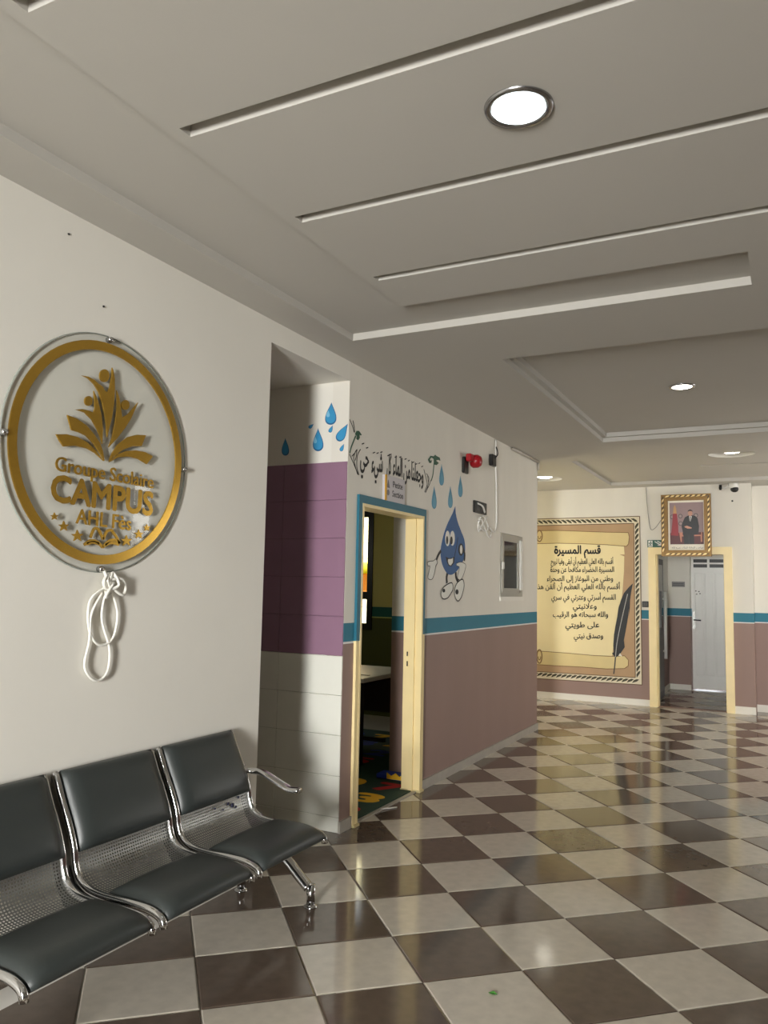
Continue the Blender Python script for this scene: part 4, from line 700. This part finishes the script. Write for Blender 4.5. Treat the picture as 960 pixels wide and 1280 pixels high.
fo = dec('quill_feather', M_['feather'], mat('black_feather_paint', (28, 30, 32), 0.5), 0.015, 0.019, mu, MU)
dec('shaft', ribbon(M_['rachis'], 0.024), mat('pale_grey_line_paint', (170, 170, 165), 0.5), 0.0191, 0.0205, fo, MU); dec('nib', ribbon(M_['quill'], 0.04), mat('dark_grey_line_paint', (60, 58, 56), 0.5), 0.0191, 0.0205, fo, MU)
dec('tuft', M_['cuff'], mat('white_tuft_paint', (225, 220, 205), 0.5), 0.0191, 0.0205, fo, MU)
for t_, ((r_, l_)), big in LINES:
    b = MB(); letter(b, arabic(t_), MU, l_[0], r_[0], l_[1] + 0.03, 0.38 if big else 0.25, 0.0145, 0.035 if big else 0.018, r_[1] + 0.03, 0.002)
    b.build('title_line' if big else 'text_line', INK, mu)
OL = mat('dark_olive_paint', (70, 66, 48), 0.6); OR_ = mat('ochre_leaf_paint', (150, 120, 70), 0.6)
def leaf_at(c, ang, s=0.13):
    q = [(-s, 0), (-s * .3, s * .42), (s * .5, s * .36), (s, 0), (s * .3, -s * .18)]
    return [(c[0] + a * math.cos(ang) - b2 * math.sin(ang), c[1] + a * math.sin(ang) + b2 * math.cos(ang)) for a, b2 in q]
proto = {}
def motif(c, ang, kind):
    key = (round(ang, 2), kind)
    if key not in proto:
        proto[key] = MB().plate(leaf_at((0, 0), ang), lambda a, b, d: (a, -d, b), 0.003, 0.005).build('border_leaf', OL if kind == 0 else OR_, mu, (0, 0, 0)); o = proto[key]
    else: o = proto[key].copy(); COL.objects.link(o); o.parent = mu
    o.location = (Vector((c[0], 13.646, c[1])) - Vector(mu['_o'])) * U
n = 22
for k in range(n):
    x = LX + 0.2 + (1.55 - LX - 0.2) * (k + 0.5) / n; motif((x, 6.0), -0.5, 0); motif((x, 0.76), 0.5, 0)
for k in range(28):
    z = 0.9 + 5.0 * (k + 0.5) / 28; motif((1.56, z), 1.1, 0)
for k in range(28):
    z = 0.9 + 5.0 * (k + 0.5) / 28; motif((LX + 0.12, z), 2.0, 0)
BL = mat('brown_border_line', (104, 80, 54), 0.6)
b = MB()
for a, c in ((ob[0], ob[1]), (ob[1], ob[2]), (ob[2], ob[3]), (ib[0], ib[1]), (ib[1], ib[2]), (ib[2], ib[3])): b.plate(ribbon([a, c], 0.025), MU, 0.006, 0.008)
b.build('border_line', BL, mu)

# ------------------------------------------------------------------ framed portrait, exit sign, camera, small things on the far wall
GF = mat('antique_gold_frame', (134, 102, 52), 0.4, 0.4, var=0.2, scale=30); GD = mat('dark_frame_carving', (62, 42, 20), 0.5)
pf = thing('picture_frame', (3.1, 13.45, 4.86), 'carved gold frame with photo of a seated person, above the far doorway', 'picture')
PX0, PX1, PZ0, PZ1 = 2.35, 3.85, 4.80, 6.79
MP = on_y(13.45)
MB().plate([rect(PX0, PX1, PZ0, PZ1), rect(PX0 + 0.21, PX1 - 0.21, PZ0 + 0.2, PZ1 - 0.2)[::-1]], MP, -0.06, 0.03).build('frame', GF, pf)
MB().plate([rect(PX0 + 0.13, PX1 - 0.13, PZ0 + 0.13, PZ1 - 0.13), rect(PX0 + 0.17, PX1 - 0.17, PZ0 + 0.17, PZ1 - 0.17)[::-1]], MP, 0.03, 0.05).build('inner_bead', GF, pf)
proto2 = {}
def carve(x, z, ang, m, s):
    key = (round(ang, 2), m.name)
    if key not in proto2:
        b = MB(); q = leaf_at((0, 0), ang, s); b.plate(q, lambda a, b_, d: (a, -d, b_), 0.0, 0.025); proto2[key] = b.build('carving', m, pf, (0, 0, 0)); o = proto2[key]
    else: o = proto2[key].copy(); COL.objects.link(o); o.parent = pf
    o.location = (Vector((x, 13.42, z)) - Vector(pf['_o'])) * U
PALE = mat('pale_gilding', (236, 212, 150), 0.3, 0.3)
for k in range(8):
    x = PX0 + 0.12 + (PX1 - PX0 - 0.24) * (k + 0.5) / 8
    for z in (PZ0 + 0.065, PZ1 - 0.065): carve(x, z, 0.35, PALE, 0.075); carve(x + 0.08, z, 0.35, GD, 0.06)
for k in range(11):
    z = PZ0 + 0.12 + (PZ1 - PZ0 - 0.24) * (k + 0.5) / 11
    for x in (PX0 + 0.065, PX1 - 0.065): carve(x, z, 1.25, PALE, 0.07); carve(x, z + 0.085, 1.25, GD, 0.07)
IX0, IX1, IZ0, IZ1 = PX0 + 0.2, PX1 - 0.2, PZ0 + 0.19, PZ1 - 0.19
pr = dec('print', rect(IX0, IX1, IZ0, IZ1), mat('white_print_paper', (238, 232, 216), 0.4), -0.03, -0.02, pf, MP)
def pc(x, y): return (IX0 + (x - 165) / (745 - 165) * (IX1 - IX0), IZ1 - (y - 195) / (970 - 195) * (IZ1 - IZ0))
def pict(nm, pts, rgb, lay): dec(nm, [pc(*q) for q in pts], mat('print_' + nm, rgb, 0.4), -0.02 + lay * 0.002, -0.018 + lay * 0.002, pr, MP)
def el(cx, cy, rx, ry, n=14): return [(cx + rx * math.cos(2 * math.pi * k / n), cy + ry * math.sin(2 * math.pi * k / n)) for k in range(n)]
pict('backdrop', [(195, 230), (730, 230), (730, 875), (200, 875)], (150, 126, 128), 0); pict('carpet', [(200, 700), (730, 690), (730, 875), (200, 875)], (86, 34, 38), 1)
for q in ((368, 440), (370, 555), (612, 435), (235, 450)): pict('roundel', el(q[0], q[1], 34, 34), (66, 60, 62), 1); pict('roundel_centre', el(q[0], q[1], 24, 24), (160, 140, 138), 2)
pict('flag_top', [(250, 400), (262, 300), (282, 262), (300, 320), (310, 405)], (196, 150, 96), 2); pict('flag', [(248, 400), (312, 400), (330, 560), (335, 745), (215, 735), (235, 560)], (150, 38, 48), 3)
pict('chair', [(345, 690), (400, 690), (400, 735), (690, 730), (690, 690), (706, 690), (706, 840), (682, 840), (680, 750), (385, 755), (385, 840), (368, 840)], (196, 130, 108), 3)
pict('suit', [(480, 440), (520, 425), (600, 440), (640, 480), (660, 600), (650, 720), (580, 730), (580, 870), (420, 870), (410, 720), (385, 600), (410, 520), (440, 460)], (26, 28, 32), 4)
pict('shirt', [(505, 445), (550, 445), (530, 520), (515, 520)], (220, 215, 212), 5); pict('tie', [(518, 450), (534, 450), (530, 515), (520, 515)], (60, 50, 60), 6)
pict('face', el(524, 395, 36, 50), (192, 140, 120), 5); pict('hair', [(488, 385), (490, 355), (524, 340), (558, 355), (560, 385), (548, 365), (500, 365)], (40, 34, 34), 6)
pict('hands', [(430, 600), (470, 590), (545, 620), (540, 635), (480, 635), (435, 615)], (200, 146, 124), 6); pict('trouser_fold', [(495, 740), (500, 740), (500, 865), (495, 865)], (60, 62, 66), 6)
b = MB(); v0 = pc(225, 935); v1 = pc(720, 935); letter(b, arabic('صاحب الجلالة الملك نصره الله'), MP, v0[0], v1[0], v0[1] - 0.01, 0.085, -0.0175); b.build('caption', mat('grey_ink', (90, 88, 86), 0.6), pr)

ex = thing('exit_sign', (2.12, 13.6, 5.06), 'small green emergency exit sign left of the portrait, above the door frame', 'sign')
EG = mat('exit_green', (14, 84, 66), 0.4)
MB().plate([rect(1.89, 2.36, 5.10, 5.34)], MF, 0.0, 0.05).build('panel', EG, ex)
b = MB().plate([rect(1.92, 2.05, 5.12, 5.32)], MF, 0.05, 0.054); b.build('symbol_field', WHITE, ex)
b = MB().plate(circ(1.995, 5.285, 0.02, 10), MF, 0.054, 0.058)
for q in ([(1.99, 5.26), (1.98, 5.2)], [(1.98, 5.2), (2.01, 5.17), (2.0, 5.135)], [(1.98, 5.2), (1.96, 5.16), (1.935, 5.15)], [(1.99, 5.25), (2.02, 5.23), (2.035, 5.25)], [(1.99, 5.25), (1.96, 5.24), (1.945, 5.21)]): b.plate(ribbon(q, 0.022), MF, 0.054, 0.058)
b.build('running_figure', EG, ex)
b = MB()
for q in ([(2.12, 5.29), (2.2, 5.24), (2.3, 5.18)], [(2.3, 5.25), (2.3, 5.17), (2.21, 5.18)], [(2.2, 5.3), (2.26, 5.27), (2.32, 5.24)]): b.plate(ribbon(q, 0.026), MF, 0.05, 0.055)
b.build('arrow', WHITE, ex)

cm = thing('security_camera', (4.4, 13.6, 7.0), 'black security camera with white bracket and lead under the ceiling by the corner', 'camera')
MB().lathe([(0.04, 0.0), (0.05, -0.08), (0.03, -0.14)], (4.13, 13.55, 7.04), 14, 'Z').build('connector', BLACK, cm); MB().bbox(4.09, 4.17, 13.52, 13.65, 6.95, 7.06, 0.01).build('connector_box', BLACK, cm)
MB().lathe([(0.15, 0.1), (0.15, 0.0), (0.12, -0.06)], (4.52, 13.48, 6.99), 20, 'Z').build('housing', WHITE, cm); MB().lathe_e((4.54, 13.46, 6.9), 0.12, 0.12, 0.1, 14, 8).build('dome', BLACK, cm)
MB().tube(smooth2([(4.17, 13.56, 6.98), (4.28, 13.56, 6.96), (4.38, 13.54, 7.04), (4.46, 13.5, 7.08)]), 0.03, 6).build('lead', WHITE, cm); MB().bbox(4.36, 4.46, 13.5, 13.65, 7.0, 7.09, 0.01).build('bracket', mat('dark_grey_plastic', (52, 52, 52), 0.4), cm)
tag(MB().lathe([(0.01, -0.03), (0.03, -0.025), (0.03, 0.0)], (4.46, 13.65, 6.55), 10, 'Y').build('wall_plug', BLACK, None, (4.46, 13.65, 6.55)), 'tiny dark plug on the far wall under the security camera', 'plug')
tc = thing('thin_cable', (1.9, 13.62, 6.4), 'thin grey cable hanging from the ceiling and looping behind the portrait', 'cable')
MB().tube(smooth2([(1.86, 13.63, 7.08), (1.9, 13.63, 6.4), (1.96, 13.63, 5.85), (2.02, 13.62, 5.68), (2.16, 13.62, 5.76), (2.36, 13.62, 6.05)]), 0.012, 5).build('run', mat('grey_cable', (150, 146, 136), 0.6), tc)
sb_ = thing('switch_box', (1.79, 13.6, 3.25), 'small black switch box between mural and the far door frame', 'switch')
MB().bbox(1.70, 1.90, 13.6, 13.65, 3.16, 3.35, 0.008).build('faceplate', BLACK, sb_)
for x in (1.73, 1.81): box('rocker', mat('dark_grey_plastic', (52, 52, 52), 0.4), (x, x + 0.06, 13.592, 13.6, 3.2, 3.31), sb_)
cp = thing('corridor_plaque', (2.18, 19.03, 3.97), 'grey rectangular plaque on the corridor wall seen through the far doorway', 'sign')
MB().plate([rect(1.95, 2.42, 3.88, 4.08)], on_y(19.05), 0, 0.04).build('panel', mat('grey_plaque', (118, 116, 112), 0.4), cp)
for z in (3.93, 3.99): MB().plate([rect(1.99, 2.38, z, z + 0.03)], on_y(19.05), 0.04, 0.045).build('raised_bar', mat('dark_grey_print', (60, 58, 64), 0.5), cp)

# ------------------------------------------------------------------ classroom seen through the open door
tb = thing('classroom_table', (-2.7, 2.4, 0), 'white topped table with dark legs inside the classroom doorway', 'table')
MB().bbox(-4.2, -1.72, 0.95, 3.5, 1.68, 1.77, 0.01).build('table_top', mat('white_laminate', (236, 232, 220), 0.35), tb); box('edge_strip', mat('dark_brown_edge', (70, 45, 30), 0.5), (-4.2, -1.9, 1.5, 1.58, 1.77, 1.78), tb)
for x in (-4.1, -1.85):
    for y in (1.08, 3.35): MB().bbox(x - 0.06, x + 0.06, y - 0.06, y + 0.06, 0.04, 1.68, 0.01).build('leg', BLACK, tb)
MB().box(-4.1, -1.85, 3.3, 3.36, 0.75, 1.66).build('modesty_panel', mat('dark_brown_panel', (48, 32, 26), 0.5), tb); MB().box(-4.1, -1.85, 2.18, 2.26, 0.3, 0.38).build('foot_rail', BLACK, tb)
mt = thing('number_mat', (-2, 0.5, 0.004), 'dark green play mat printed with big red and yellow numbers on the classroom floor', 'mat')
MB().plate([(-5.5, -2.35), (-0.08, -2.35), (-0.08, -0.22), (-0.32, -0.22), (-0.32, 0.68), (-1.0, 0.68), (-1.0, 4.8), (-5.5, 4.8)], lambda a, b_, d: (a, b_, d), 0.005, 0.03).build('base', mat('dark_green_foam', (24, 60, 46), 0.7), mt)
cols = [('red_print', (190, 30, 36)), ('yellow_print', (232, 180, 30)), ('red_print', (190, 30, 36)), ('blue_print', (30, 60, 160)), ('yellow_print', (232, 180, 30))]
q = 0
for ix in range(6):
    for iy in range(8):
        cx, cy = -0.5 - ix * 0.78, -1.9 + iy * 0.85
        if cx > -1.3 and cy > 0.3: q += 1; continue
        dgt = '9053827146'[(q * 3 + ix) % 10]; cn_, rgb = cols[(q + ix) % 5]; q += 1
        b = MB(); letter(b, dgt, lambda a, b_, d: (a, b_, 0.03 + d), cx - 0.25, cx + 0.2, cy - 0.25, 0.75, 0.0, 0.05, None, 0.004); b.build('printed_number', mat(cn_, rgb, 0.7), mt)
cw = thing('toy_crown', (-0.62, 0.35, 0.03), 'blue foam block with a yellow crown shape on the mat by the door jamb', 'toy')
MB().bbox(-1.05, -0.45, 0.30, 0.62, 0.032, 0.12, 0.015).build('block', mat('blue_foam', (24, 60, 170), 0.6), cw)
MB().plate([(-0.82, 0.05), (-0.5, 0.05), (-0.48, 0.16), (-0.56, 0.11), (-0.64, 0.17), (-0.73, 0.11), (-0.82, 0.16)], on_y(0.30), 0.0, 0.02).build('crown', mat('yellow_foam', (240, 190, 40), 0.6), cw)
tag(MB().add([(0.0, 0, 0.004), (0.05, 0.02, 0.02), (0.09, 0.0, 0.006), (0.05, -0.03, 0.012), (0.03, 0.04, 0.01), (0.02, -0.02, 0.016)], [(0, 1, 2, 3), (0, 4, 1), (1, 4, 2), (0, 3, 5), (3, 2, 5)]).build('leaf_scrap', mat('green_leaf', (70, 140, 50), 0.5), None, None), 'tiny green leaf scrap lying on a light floor tile', 'leaf').location = Vector((3.5, -6.24, 0)) * U
tag(MB().tube([(-0.02, -1.5, 0.025), (0.06, -1.36, 0.012), (0.14, -1.24, 0.012)], 0.012, 6).build('paper_scrap', WHITE, None, None), 'small white paper scrap at the classroom threshold', 'paper')

bpy.data.objects.remove(TXT_O)
for o in COL.objects:
    if '_o' in o: del o['_o']
